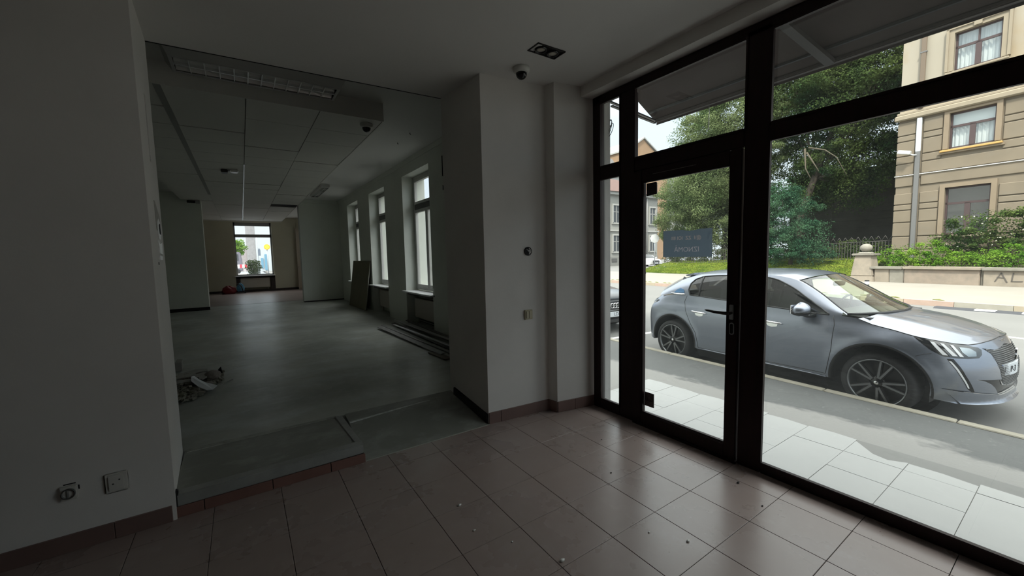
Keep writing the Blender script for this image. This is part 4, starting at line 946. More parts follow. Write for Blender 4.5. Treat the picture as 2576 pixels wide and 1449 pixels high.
def wheel(par, x, side, mats, spin=0):
    y = side * .80
    w = put('wheel', None, par, False, loc=(x, y, .315)); w.rotation_euler = (0, spin, 0)
    d = side
    MB().lathe([(.225, -.19 * d), (.285, -.20 * d), (.308, -.185 * d), (.315, -.15 * d), (.315, -.01 * d), (.308, .030 * d), (.290, .050 * d), (.262, .056 * d), (.240, .050 * d), (.235, .03 * d)], axis=(0, 1, 0), n=48).build('tyre', mats['tyre'], w, world=False)
    MB().lathe([(.243, .046 * d), (.246, .053 * d), (.240, .056 * d), (.232, .050 * d), (.226, .02 * d), (.215, -.10 * d), (.215, -.18 * d)], axis=(0, 1, 0), n=48).build('rim', mats['rim'], w, world=False)
    MB().lathe([(0, -.05 * d), (.12, -.055 * d), (.215, -.075 * d)], axis=(0, 1, 0), n=32).build('brake_disc', mats['disc'], w, world=False)
    sp = MB(); sq = MB()
    for k in range(5):
        for o in (-.21, .21):
            a = k * 2 * PI / 5 + o + PI / 2; b = k * 2 * PI / 5 + o * .62 + PI / 2
            p0 = Vector((math.cos(b) * .05, .030 * d, math.sin(b) * .05)); p1 = Vector((math.cos(a) * .234, .042 * d, math.sin(a) * .234))
            dr = (p1 - p0).normalized(); t = Vector((0, 1, 0)).cross(dr).normalized()
            for (M_, w0, w1, y0, y1) in ((sp, .010, .008, 0, .008), (sq, .020, .016, -.03, 0)):
                u = Vector((0, d, 0)); 
                M_.hexa([p0 - t * w0 + u * y0, p0 + t * w0 + u * y0, p1 + t * w1 + u * y0, p1 - t * w1 + u * y0, p0 - t * w0 + u * y1, p0 + t * w0 + u * y1, p1 + t * w1 + u * y1, p1 - t * w1 + u * y1])
    sp.mesh
    so_ = sp.build('spoke_faces', mats['spoke'], w, world=False, kind='stuff'); sq.build('spokes', mats['dish'], w, world=False, kind='stuff')
    MB().lathe([(0, .046 * d), (.030, .044 * d), (.036, .036 * d), (.055, .032 * d), (.07, .01 * d)], axis=(0, 1, 0), n=24).build('hub_cap', mats['hub'], w, world=False)
    MB().lathe([(0, .049 * d), (.017, .048 * d), (.02, .044 * d)], axis=(0, 1, 0), n=16).build('hub_emblem', mats['chrome'], w, world=False)
    return w

car_chrome = M('chrome', (.75, .75, .76), .08, metal=1)
def paint(name, col, flake=.55):
    m = M(name, col, .34, metal=flake, coat=.75)
    m.node_tree.nodes['Principled BSDF'].inputs['Coat Roughness'].default_value = .03
    return m
tyre_m = M('tyre_rubber', (.022, .022, .024), .75, var=.25, scale=20)
trim_black = M('black_car_plastic', (.012, .012, .013), .45)
gloss_black = M('gloss_black_plastic', (.008, .008, .009), .08)
lamp_glass = M('smoked_lamp_cover', (.022, .024, .026), .05, coat=1)
drl_m = M('white_light_strip', (.80, .82, .84), .2)
lens_m = M('lamp_lens', (.32, .36, .38), .06, metal=.7)
wheel_mats = dict(tyre=tyre_m, rim=M('diamond_cut_rim', (.26, .27, .28), .3, metal=.9), spoke=M('diamond_cut_spoke', (.22, .225, .23), .35, metal=.8), dish=trim_black, hub=gloss_black, disc=M('brake_disc', (.10, .10, .10), .5, metal=.6), chrome=car_chrome)
tint_dark = glass_mat('tinted_car_glass', (.10, .11, .12), .0, 1.3); tint_mid = glass_mat('car_side_glass', (.30, .33, .32), .0, 1.3); ws_glass = glass_mat('windscreen_glass', (.80, .92, .80), .02, 1.6); clear_car = glass_mat('clear_car_glass', (.85, .90, .86), .0, 1.0)

def hatchback(root, body_m, label_prefix=''):
    mats = wheel_mats
    R = .405
    dom = [(S_REAR, .30), (-3.15, .28)] + [(-2.985, .27)] + arc(-2.54, R, .315, PI + .11, -.11, 20) + [(-2.10, .262), (-.45, .262)] + arc(0, R, .315, PI + .11, -.06, 20) + [(.44, .26), (.60, .235), (1.0, .222), (S_NOSE, .218)]
    topc = [(s, lerp_table(TOPZ, s)) for s in [S_NOSE - .001, 1.2, 1.1, 1.0, .9, .77, .65, .55, .42, .29, .2, .1, 0, -.08, -.14, -.2, -.32, -.5, -.8, -1.1, -1.4, -1.7, -2.0, -2.2, -2.4, -2.6, -2.8, -2.95, -3.1, -3.3, -3.5, -3.7, S_REAR]]
    topc[0] = (S_NOSE, topc[0][1])
    dom = dom + topc
    tz = lambda s: lerp_table(TOPZ, s) - .002
    head = [(.300, .838), (.456, .818), (.636, .795), (.771, .773), (.85, .757), (.875, .735), (.850, .695), (.80, .668), (.70, .664), (.60, .668), (.501, .682), (.426, .728), (.366, .785)]
    grille = [(.895, .748), (1.056, .722), (1.2, .728), (S_NOSE, .752), (S_NOSE, .37), (1.22, .375), (1.116, .392), (1.056, .44), (1.0, .59), (.966, .695)]
    claw = [(.522, .660), (.572, .662), (.640, .512), (.728, .356), (.705, .352), (.664, .38), (.588, .53)]
    intake = [(.73, .474), (.90, .462), (1.045, .455), (1.10, .39), (1.22, .37), (S_NOSE, .365), (S_NOSE, .315), (1.10, .305), (1.04, .31), (.96, .38), (.90, .42), (.82, .455)]
    lip = [(.475, .375), (.69, .352), (.95, .318), (1.05, .298), (1.2, .30), (S_NOSE, .305), (S_NOSE, .222), (1.0, .226), (.62, .24)]
    fdoor = [(-.414, tz(-.414)), (-.386, .86), (-.384, .80), (-.399, .584), (-.444, .305), (-1.39, .29), (-1.392, .6), (-1.385, tz(-1.385)), (-1.1, tz(-1.1)), (-.8, tz(-.8)), (-.55, tz(-.55))]
    rdoor = [(-1.400, tz(-1.4)), (-1.404, .6), (-1.402, .29), (-2.078, .278), (-2.094, .37), (-2.124, .5), (-2.214, .644), (-2.289, .80), (-2.355, .944), (-2.334, tz(-2.334)), (-2.1, tz(-2.1)), (-1.9, tz(-1.9)), (-1.6, tz(-1.6))]
    rdoor = rdoor[::-1]
    tail = [(-3.50, .945), (-2.98, .925), (-3.02, .885), (-3.10, .862), (-3.34, .862), (-3.52, .88)]
    regs = [('headlamp', head), ('grille', grille), ('front_claw', claw), ('air_intake', intake), ('front_lip', lip), ('front_door', fdoor), ('rear_door', rdoor), ('tail_lamp', tail)]
    V2, parts = cdt_parts(dom, regs, .035, .032)
    lampM = lamp_glass; grM = M('grille_black', (.012, .012, .013), .4)
    for side in (-1, 1):
        lift('body_side', V2, parts[''], wrap, side, 0, body_m, root)
        lift('front_lip', V2, parts['front_lip'], lambda s, z: (lambda p: (p[0] + .012 * min(1, max(0, (s - .47) / .1)), p[1] + .012 * (1 if s < .8 else .3), p[2]))(wrap(s, z)), side, 0, body_m, root)
        hl = lift('headlamp', V2, parts['headlamp'], wrap, side, .002, lampM, root)
        for pl in ([(.440, .806), (.478, .798), (.540, .690), (.502, .692)], [(.520, .796), (.550, .790), (.612, .686), (.572, .688)], [(.596, .784), (.622, .780), (.660, .680), (.628, .682)]):
            W2, q = cdt_parts(pl, [], .02, .02); lift('light_strip', W2, q[''], wrap, side, .005, drl_m, hl)
        W2, q = cdt_parts([(.665, .765), (.76, .752), (.80, .72), (.78, .685), (.70, .682), (.668, .72)], [], .02, .02); lift('lamp_lens', W2, q[''], wrap, side, .004, lens_m, hl)
        lift('air_intake', V2, parts['air_intake'], wrap, side, -.01, gloss_black, root)
        lift('grille', V2, parts['grille'], wrap, side, -.008, grM, root)
        lift('front_claw', V2, parts['front_claw'], wrap, side, .001, gloss_black, root)
        W2, q = cdt_parts([(.530, .640), (.548, .640), (.60, .535), (.672, .392), (.658, .392), (.585, .53)], [], .03, .03); lift('claw_light', W2, q[''], wrap, side, .006, body_m if False else drl_m, root)
        fd = lift('front_door', V2, parts['front_door'], wrap, side, 0, body_m, root); rd = lift('rear_door', V2, parts['rear_door'], wrap, side, 0, body_m, root)
        tlp = lift('tail_lamp', V2, parts['tail_lamp'], wrap, side, .012, lamp_glass, root)
        # grille mesh: small bright dashes in staggered rows
        gd = MB()
        def ins(p, poly):
            r = False; j = len(poly) - 1
            for i in range(len(poly)):
                (xi, yi), (xj, yj) = poly[i], poly[j]
                if (yi > p[1]) != (yj > p[1]) and p[0] < (xj - xi) * (p[1] - yi) / (yj - yi) + xi: r = not r
                j = i
            return r
        for r_ in range(24):
            z = .385 + r_ * .0158
            for c_ in range(22):
                s = 1.335 - (c_ + .5 * (r_ % 2)) * .019
                if not ins((s, z), grille): continue
                a = Vector(wrap(s - .006, z)); b = Vector(wrap(s + .006, z + .002)); m_ = (a + b) / 2
                n = Vector((.8, .25, 0))
                gd.obox((m_.x + .002, m_.y * side, m_.z), ((b - a).length, .004, .005), (b.x - a.x, (b.y - a.y) * side, b.z - a.z), (0, 0, 1))
        gd.build('grille_mesh', M('grille_satin', (.34, .35, .36), .35, metal=.7) if 'grille_satin' not in bpy.data.materials else bpy.data.materials['grille_satin'], root, world=False, kind='stuff')
        # panel gaps
        def gap(pts, fn, w=.0035, par=root, nm='panel_gap'):
            P = []
            for (a, b), (c, d) in zip(pts, pts[1:]):
                m_ = max(1, int(math.hypot(c - a, d - b) / .04))
                P += [(a + (c - a) * k / m_, b + (d - b) * k / m_) for k in range(m_)]
            P.append(pts[-1])
            W = []
            for a, b in P:
                p = fn(a, b); W.append((p[0], p[1] * side, p[2]))
            MB().tube(W, w, 5).build(nm, trim_black, par, world=False)
        gap(fdoor[:6], wrap); gap([(-1.396, .29), (-1.398, .6), (-1.393, tz(-1.393))], wrap); gap([p for p in rdoor if p[0] < -2.06 and p[1] < tz(p[0]) + .01][::-1][:7], wrap)
        gap([(-.444, .305), (-1.39, .29), (-2.078, .278)], wrap, .003)
        gap([(.30, .66), (.36, .685), (.425, .70)], wrap, .0025)
        gap([(-.2, tz(-.2))] + [(s, lerp_table(TOPZ, s) - .003) for s in (-.14, -.08, 0, .1, .2, .29, .42, .55, .65, .77, .9, 1.0, 1.1, 1.2, 1.335)], wrap, .0045)
        # bright window trim at the belt, sill and arch trims
        sl = MB(); n_ = 30
        def sill(u, v): 
            x = -2.10 + 1.66 * u; p = wrap(x, .262); zz = .262 - .115 * v; return (x, side * (p[1] - .01 - .05 * v), zz)
        sl.grid(sill, n_, 2).build('sill_trim', trim_black, root, world=False)
        MB().tube([(x, side * (wrap(x, .275)[1] + .002), .268 + .0 * x) for x in [-2.08 + .164 * k for k in range(11)]], .008, 6).build('sill_strip', body_m, root, world=False)
        for cx in (0, -2.54):
            ar = MB(); vs = []; nn_ = 30; a0, a1 = PI + .12, -.12
            for k in range(nn_ + 1):
                a = a0 + (a1 - a0) * k / nn_; row = []
                for (rr, dy) in ((R + .012, .004), (R, .006), (R - .012, -.005), (R - .02, -.06), (R - .02, -.5)):
                    x, z = cx + rr * math.cos(a), .315 + rr * math.sin(a)
                    yb_ = wrap(cx + R * math.cos(a), max(.262, .315 + R * math.sin(a)))[1]
                    row.append((x, side * (yb_ + dy), z))
                vs += row
            ar.add(vs, [(k * 5 + j, k * 5 + j + 1, (k + 1) * 5 + j + 1, (k + 1) * 5 + j) for k in range(nn_) for j in range(4)], True)
            ar.build('arch_trim', trim_black, root, world=False)
            wl_ = MB().lathe([(0, 0), (.41, 0)], (cx, side * .45, .315), (0, 1, 0), 24); wl_.build('arch_liner', dark_m, root, world=False)
        for cx, spn in ((0, .35), (-2.54, .1)): wheel(root, cx, side, mats, spn)
        # glasshouse side: silver frame with window panes
        hd_ = [(-2.86, .0), (-2.4, 0), (-1.8, 0), (-1.2, 0), (-.8, 0), (-.34, .0), (-.34, 1), (-.5, 1), (-.8, 1), (-1.2, 1), (-1.8, 1), (-2.3, 1), (-2.86, 1)]
        w_r = [(-2.285, .045), (-2.33, .30), (-2.33, .62), (-2.28, .82), (-2.17, .91), (-1.95, .925), (-1.44, .925), (-1.44, .035), (-1.9, .03)]
        w_f = [(-1.34, .03), (-1.34, .925), (-1.2, .915), (-1.08, .875), (-.97, .80), (-.82, .70), (-.66, .565), (-.54, .40), (-.46, .14), (-.455, .05), (-.7, .03)]
        H2, hp = cdt_parts(hd_, [('rear', w_r), ('front', w_f)], .04, .08)
        lift('window_frame', H2, hp[''], house, side, 0, body_m, root)
        lift('side_window', H2, hp['rear'], house, side, -.003, tint_dark, rd); lift('side_window', H2, hp['front'], house, side, -.003, tint_mid if side < 0 else clear_car, fd)
        for par, poly in ((rd, w_r), (fd, w_f)): gap(poly + poly[:1], house, .009, par, 'window_seal')
        px_ = [(-2.125, .04), (-2.155, .91)]
        MB().tube([(lambda p: (p[0], p[1] * side, p[2]))(house(*p)) for p in [(-2.125 - .030 * k / 6, .04 + .87 * k / 6) for k in range(7)]], .012, 6).build('window_pillar', trim_black, rd, world=False)
        # door handles
        for par, s0 in ((rd, -2.19), (fd, -1.16)):
            P = [wrap(s0 + .25 * k / 8, .815 - .012 * k / 8) for k in range(9)]
            MB().tube([(p[0], side * (p[1] + .012 + .014 * math.sin(PI * k / 8)), p[2] + .006) for k, p in enumerate(P)], [.008, .012, .013, .013, .013, .013, .013, .012, .008], 8).build('door_handle', car_chrome, par, world=False)
            W2, q = cdt_parts([(s0 + .06, .80), (s0 + .13, .815), (s0 + .20, .795), (s0 + .19, .765), (s0 + .13, .752), (s0 + .08, .765)], [], .02, .02); lift('handle_cup', W2, q[''], wrap, side, .002, car_chrome, par)
        # mirror
        mr = put('door_mirror', None, root, False, loc=(-.66, side * .96, 1.02))
        mb = MB()
        def mf(u, v, lo=0):
            t, p = u * 2 * PI, (v - .5) * PI
            cx_, cz_ = math.cos(p) * math.cos(t), math.sin(p)
            return (-.02 + (.105 if cx_ > 0 else .045) * cx_, .115 * math.cos(p) * math.sin(t), .072 * cz_ + .012 * math.sin(t) * side * -1)
        mb.grid(mf, 22, 12).build('mirror_shell', body_m, mr, world=False)
        MB().ball((-.015, 0, -.03), .1, 18, 8, (1.02, 1.1, .5)).build('mirror_base', gloss_black, mr, world=False)
        MB().obox((-.068, 0, .0), (.006, .19, .10), (1, 0, 0)).build('mirror_glass', car_chrome, mr, world=False)
        MB().tube([(.0, -.02 * side, -.05), (.02, -.09 * side, -.08), (.07, -.15 * side, -.07)], [.03, .024, .03], 8).build('mirror_arm', gloss_black, mr, world=False)
    # bonnet: ruled between the two wrap edges with a crown
    ks = [-.20 + (S_NOSE - .0 + .20) * k / 44 for k in range(45)]
    def bonnet(u, v):
        s = ks[min(44, int(round(u * 44)))]; p = wrap(s, lerp_table(TOPZ, s))
        f = (s + .20) / (S_NOSE + .20)
        xc = -.10 + (wrap(S_NOSE, .812)[0] + .10) * (1 - (1 - f) ** 1.6) ** .9; zc_ = .985 + (.812 - .985) * (max(0, xc + .10) / (wrap(S_NOSE, .812)[0] + .10)) ** 1.9
        t = v * 2 - 1; b = 1 - abs(t) ** 2.2
        rid = .012 * math.exp(-((abs(t) - .62) / .10) ** 2) * (1 - f)
        return (p[0] + (xc - p[0]) * (1 - t * t), p[1] * t, p[2] + (zc_ - p[2]) * b + rid)
    MB().grid(bonnet, 44, 36).build('bonnet', body_m, root, world=False)
    # windscreen, roof, hatch
    N = 16
    ROOFC = [(-2.62, 1.33), (-2.3, 1.40), (-2.0, 1.43), (-1.5, 1.446), (-1.1, 1.432), (-.9, 1.388)]
    def roofc(x): return lerp_table(ROOFC, x)
    def roof(u, v):
        x = -2.55 + 1.68 * u; r = rail(x); t = v * 2 - 1
        return (x + (.10 * (1 - t * t) * max(0, (x + 1.4) / .5) if x > -1.4 else 0), r[1] * t, r[2] + (roofc(x) - r[2]) * (1 - abs(t) ** 2.6))
    MB().grid(roof, 24, 24).build('roof', body_m, root, world=False)
    def ws(u, v):
        x = -.87 + .57 * u; r = rail(x); t = v * 2 - 1
        zc_ = 1.382 + (.985 - 1.382) * u - .022 * math.sin(PI * u)
        xc = x + .10 + .12 * u
        return (x + (xc - x) * (1 - t * t), (r[1] - .035) * t, r[2] + .004 + (zc_ - r[2]) * (1 - abs(t) ** 2.4))
    MB().grid(ws, 18, 20).build('windscreen', ws_glass, root, world=False)
    for side in (-1, 1):
        MB().tube([(lambda p: (p[0], p[1] * 1, p[2]))(ws(k / 14, .5 + side * .5)) for k in range(15)], .010, 6).build('windscreen_seal', trim_black, root, world=False)
        MB().grid(lambda u, v: (lambda x, r: (x, side * (r[1] - .045 * v), r[2] + .006 * math.sin(PI * v)))(-.87 + .57 * u, rail(-.87 + .57 * u)), 14, 3).build('windscreen_pillar', body_m, root, world=False)
    MB().tube([ws(1, k / 20) for k in range(21)], .014, 6).build('scuttle_seal', trim_black, root, world=False)
    def cowl(u, v):
        u = .14 + .72 * u; a = Vector(ws(1, u)); b = Vector(bonnet(0, u)); return a + (b - a) * v - Vector((0, 0, .022))
    MB().grid(cowl, 20, 2).build('scuttle', trim_black, root, world=False)
    for a, b, c in (((-.19, -.55, .975), (-.10, -.20, 1.0), (-.08, .0, 1.0)), ((-.08, .05, .995), (-.10, .30, 1.0), (-.19, .52, .985))):
        MB().tube([a, b, c], [.008, .006, .005], 6).build('wiper', trim_black, root, world=False)
    MB().add([ws(0, k / 20) for k in range(21)] + [(lambda p: (p[0] - .10, p[1] * .98, p[2] - .06))(ws(0, k / 20)) for k in range(21)], [(k, k + 1, k + 22, k + 21) for k in range(20)]).build('header_trim', trim_black, root, world=False)
    def hatch(u, v):
        t = u * 2 - 1; r = rail(-2.55 - .33 * v)
        xx = -2.62 - .30 * v; return (xx - .12 * (1 - t * t), r[1] * t, r[2] + .03 * (1 - abs(t) ** 2.5))
    MB().grid(hatch, 16, 8).build('rear_window', tint_dark, root, world=False)
    MB().hexa([(-2.40, -.54, 1.345), (-2.58, -.50, 1.31), (-2.58, .50, 1.31), (-2.40, .54, 1.345), (-2.40, -.54, 1.375), (-2.60, -.50, 1.33), (-2.60, .50, 1.33), (-2.40, .54, 1.375)]).build('roof_spoiler', body_m, root, .012, world=False)
    MB().add([(-2.52, -.585, 1.27), (-2.60, -.52, 1.31), (-2.60, -.58, 1.20), (-2.50, -.585, 1.30)], [(0, 1, 2), (0, 3, 1)]).build('spoiler_fin', trim_black, root, world=False)
    def deck(u, v):
        s = -2.7 - 1.13 * u; p = wrap(s, lerp_table(TOPZ, s)); t = v * 2 - 1
        return (p[0] + .0 * t, p[1] * t, p[2] + .05 * (1 - t * t) * (1 - u))
    MB().grid(deck, 18, 12).build('tailgate', body_m, root, world=False)
    # inside, underneath
    MB().box(-2.9, .35, -.66, .66, .18, .34).build('underbody', trim_black, root, world=False)
    inn = M('car_interior', (.035, .034, .033), .8); 
    for y in (-.36, .36):
        for x in (-1.25, -2.0):
            st_ = MB(); st_.obox((x - .05, y, .62), (.5, .48, .16)).obox((x - .30, y, .88), (.14, .46, .56), (1, 0, -.22), (.22, 0, 1)); st_.obox((x - .37, y, 1.20), (.09, .25, .17), (1, 0, -.2), (.2, 0, 1))
            st_.build('seat', inn, root, .03, world=False)
    MB().prism([(-.72, -.70, .93), (-.30, -.70, .97), (-.12, -.70, .96), (-.25, -.70, .6), (-.65, -.70, .6)], (0, 1.4, 0)).build('dashboard', inn, root, world=False)
    MB().lathe([(.17 + .014 * math.cos(t), .014 * math.sin(t)) for t in [k * PI / 4 for k in range(9)]], (-.80, .36, .94), (-1, 0, .45), 24).build('steering_wheel', trim_black, root, world=False)
    MB().obox((-.70, .0, 1.27), (.03, .21, .065), (1, -.15, -.2), (0, 0, 1)).build('rear_view_mirror', M('mirror_back', (.10, .085, .06), .5), root, .012, world=False)
    # aerial
    MB().hexa([(-2.02, -.022, 1.425), (-1.86, -.008, 1.44), (-1.86, .008, 1.44), (-2.02, .022, 1.425), (-2.03, -.008, 1.475), (-1.97, -.003, 1.468), (-1.97, .003, 1.468), (-2.03, .008, 1.475)]).build('aerial_base', trim_black, root, .004, world=False)
    MB().tube([(-2.015, 0, 1.46), (-2.12, 0, 1.575), (-2.21, 0, 1.67)], [.007, .005, .004], 6).build('aerial', trim_black, root, world=False)
    # fuel flap badge on the rear pillar
    bd = [house(x, t) for x, t in ((-2.59, .13), (-2.55, .32), (-2.49, .42), (-2.42, .32), (-2.39, .14))]
    MB().add([(p[0], -(p[1] + .004), p[2]) for p in bd] + [(p[0], -(p[1] + .010), p[2]) for p in bd], [(5, 6, 7, 8, 9), (0, 1, 6, 5), (1, 2, 7, 6), (2, 3, 8, 7), (3, 4, 9, 8), (4, 0, 5, 9)]).build('pillar_badge', M('blue_badge', (.10, .22, .40), .2, metal=.5), root, world=False)
    MB().tube([(p[0], -(p[1] + .008), p[2]) for p in [house(x, t) for x, t in ((-2.64, .08), (-2.55, .035), (-2.38, .045))]], .012, 6).build('pillar_trim', car_chrome, root, world=False)
    # number plate, emblems
    xp = wrap(S_NOSE, .53)[0]
    pl = MB().hexa([(xp - .005, -.27, .472), (xp + .012, -.27, .472), (xp + .012, .27, .472), (xp - .005, .27, .472), (xp - .012, -.27, .592), (xp + .006, -.27, .592), (xp + .006, .27, .592), (xp - .012, .27, .592)])
    pl = MB().add([(xp - .045 * (t * t) + .012 + dx, t * .265, z) for dx in (-.02, 0) for z in (.475, .585) for t in [k / 5 - 1 for k in range(11)]],
        [(22 + k, 23 + k, 34 + k, 33 + k) for k in range(10)] + [(k + 1, k, 11 + k, 12 + k) for k in range(10)] + [(k, k + 1, 23 + k, 22 + k) for k in range(10)] + [(12 + k, 11 + k, 33 + k, 34 + k) for k in range(10)] + [(0, 22, 33, 11), (10, 21, 43, 32)]).build('number_plate', M('white_plate_car', (.66, .70, .74), .4), root, world=False)
    ptx = M('plate_black', (.02, .02, .03), .5)
    MB().add([(xp - .045 * (t * t) + .0135, t * .265, z) for z in (.48, .58) for t in (-1, -.9)], [(0, 1, 3, 2)]).build('plate_band', M('plate_blue', (.05, .12, .45), .5), pl, world=False)
    nrm = Vector((1, -.14, 0)).normalized()
    plate_letters('L', .085, ptx, pl, (xp - .045 * .55 + .0145, -.197, .53), (.30, 1, 0), (0, 0, 1))
    plate_letters('P-3', .085, ptx, pl, (xp - .045 * .08 + .0145, -.07, .53), (.09, 1, 0), (0, 0, 1))
    lion = [(-.028, .045), (.0, .055), (.022, .048), (.03, .02), (.018, .005), (.028, -.015), (.02, -.05), (.002, -.058), (.006, -.03), (-.012, -.012), (-.018, -.052), (-.034, -.05), (-.024, -.01), (-.03, .012)]
    MB().prism([(xp + .004, y, .665 + z) for y, z in lion], (.012, 0, 0)).build('grille_emblem', car_chrome, root, .002, world=False)
    me = text_mesh('PEUGEOT', .030, .001); xb = wrap(S_NOSE, .782)[0]
    place_mesh(me, (0, 1, 0), Vector((-.62, 0, .42)), (xb + .008, 0, .786)); me.materials.append(car_chrome); put('bonnet_lettering', me, root, False, kind='stuff')
    return root

silver = paint('silver_paint', (.25, .275, .33), .85)
car = thing('silver_hatchback', 'silver hatchback parked right outside the shop front', 'car', (6.2008, 1.1638, ROAD), math.radians(-95.65))
hatchback(car, silver)
# ------------------------------------------------------------------ second car behind, third car far off
dark_car = thing('dark_car', 'dark car parked behind the silver hatchback, four rings on its grille', 'car', (6.56, 5.78, ROAD), math.radians(-95.65))
navy = paint('dark_blue_paint', (.022, .026, .034), .3)
def saloon(root, body, emblem, plate):
    def sec(x, y, z): return (x, y, z)
    L0, hw = .0, .89
    stat = [(.0, .30, .74, .66), (-.06, .24, .80, .78), (-.25, .22, .86, .86), (-.8, .22, .95, .89), (-1.35, .22, 1.02, .89), (-3.4, .22, 1.02, .89), (-4.2, .24, 1.0, .87), (-4.5, .30, .95, .74)]
    b = MB(); n = 17; vs = []
    for x, zb, zt, w in stat:
        for k in range(n):
            t = k / (n - 1); a = PI * t; cx = math.cos(a); sgn = 1 if cx > 0 else -1
            y = w * sgn * abs(cx) ** .38; z = zb + (zt - zb) * (math.sin(a) ** .55)
            vs.append((x - (.0 if x < -.1 else .17 * (y / w) ** 2), y, z))
    b.add(vs, [(i * n + k, i * n + k + 1, (i + 1) * n + k + 1, (i + 1) * n + k) for i in range(len(stat) - 1) for k in range(n - 1)] + [tuple(range(n))[::-1]], True)
    b.build('body', body, root, world=False)
    cab = [(-1.25, 1.0, .78), (-1.95, 1.40, .62), (-3.0, 1.43, .60), (-3.7, 1.36, .58), (-4.25, 1.02, .72)]
    g = MB(); vs = []
    for x, z, w in cab: vs += [(x, -w, min(z, 1.0) if z < 1.05 else z - .03), (x, -w * .5, z), (x, w * .5, z), (x, w, min(z, 1.0) if z < 1.05 else z - .03)]
    g.add(vs, [(i * 4 + k, i * 4 + k + 1, (i + 1) * 4 + k + 1, (i + 1) * 4 + k) for i in range(4) for k in range(3)], True)
    g.build('roof', body, root, world=False)
    MB().add([(-1.28, -.74, 1.005), (-1.93, -.58, 1.375), (-1.93, .58, 1.375), (-1.28, .74, 1.005), (-1.12, 0, 1.01), (-1.86, 0, 1.41)], [(0, 4, 5, 1), (4, 3, 2, 5)], True).build('windscreen', tint_dark, root, world=False)
    for s in (-1, 1):
        MB().add([(-1.5, s * .80, 1.02), (-2.0, s * .64, 1.34), (-3.5, s * .61, 1.33), (-4.0, s * .76, 1.02)], [(0, 1, 2, 3)]).build('side_window', tint_dark, root, world=False)
        MB().hexa([(-.10, s * .42, .60), (-.34, s * .84, .66), (-.42, s * .85, .66), (-.2, s * .44, .60), (-.14, s * .42, .70), (-.40, s * .82, .78), (-.46, s * .83, .78), (-.24, s * .44, .70)]).build('headlamp', lens_m, root, world=False)
        for x in (-.92, -3.65): wheel(root, x, s, wheel_mats, .2)
        MB().ball((-1.55, s * .98, 1.05), .10, 12, 8, (.8, 1.0, .7)).build('door_mirror', body, root, world=False)
    MB().prism([(.005, -.36, .34), (.005, .36, .34), (.0, .42, .60), (-.03, .36, .74), (-.03, -.36, .74), (.0, -.42, .60)], (.012, 0, 0)).build('grille', gloss_black, root, world=False)
    sl = [MB().box(.015, .021, -.37, .37, z - .006, z + .006) for z in (.40, .45, .50, .55, .60, .65, .70)]
    for m_ in sl: m_.build('grille_slat', bpy.data.materials['grille_satin'], root, world=False)
    if emblem:
        for k in range(4): MB().lathe([(.048 + .008 * math.cos(t), .008 * math.sin(t)) for t in [j * PI / 3 for j in range(7)]], (.028, (k - 1.5) * .078, .60), (1, 0, .1), 22).build('emblem_ring', car_chrome, root, world=False)
    p = MB().box(.018, .03, -.26, .26, .36, .47).build('number_plate', bpy.data.materials['white_plate_car'], root, .003, world=False)
    MB().box(.0305, .031, -.255, -.215, .365, .465).build('plate_band', bpy.data.materials['plate_blue'], p, world=False)
    plate_letters(plate, .10, bpy.data.materials['plate_black'], p, (.0305, .03, .415), (0, 1, 0), (0, 0, 1))
    MB().box(-.10, .012, -.70, .70, .24, .31).build('bumper_trim', trim_black, root, .01, world=False)
saloon(dark_car, navy, True, 'LD-7')
white_car = thing('white_car', 'white car parked in the far street beside the traffic sign', 'car', (40.6, 29.6, ROAD), math.radians(-112))
saloon(white_car, paint('white_paint', (.62, .63, .64), .1), False, 'KR-2')

# ------------------------------------------------------------------ beige town house across the street
VB = 27.0
stuc = M('beige_stucco', (.235, .185, .13), .9, var=.10, scale=.9, bump=.1, bscale=14)
stuc2 = M('rusticated_stucco', (.20, .165, .12), .9, var=.10, scale=1.1, bump=.1, bscale=14)
overlay(stuc2, (.20, .18, .15), .35, 1.3, .52, .70, (1, 1, 2))
cream = M('cream_upper_wall', (.32, .26, .18), .9, var=.09, scale=.6, bump=.05)
overlay(cream, (.38, .36, .31), .6, .35, .46, .60, (1, 1, .6), 3)
mould = M('cream_moulding', (.29, .245, .18), .85, var=.08, scale=2)
och = M('ochre_sill', (.48, .30, .10), .7)
wfr = M('brown_window_frame', (.07, .045, .045), .5)
curt = M('pale_curtain', (.80, .81, .80), .9, var=.2, scale=9, stretch=(6, 6, .2))
blind = M('window_blind', (.82, .83, .80), .8)
hglass = glass_mat('house_glass', (.93, .95, .95), .02, 2.2)
hs = thing('beige_town_house', 'beige rusticated town house across the street with brown framed windows', 'building', st(5, VB, PAVE))
def wb(u0, u1, v0, v1, z0, z1, name, mat, par=hs, bev=0): return MB().hexa([st(u, v, z) for z in (z0, z1) for u, v in ((u0, v0), (u1, v0), (u1, v1), (u0, v1))]).build(name, mat, par, bev, seg=1)
cols = [(5.6, 7.02), (1.3, 2.72), (-3.0, -1.58)]
rows = [(1.95, 4.12), (5.90, 7.50), (9.38, 11.03)]
UL, UR = 8.80, -7.0
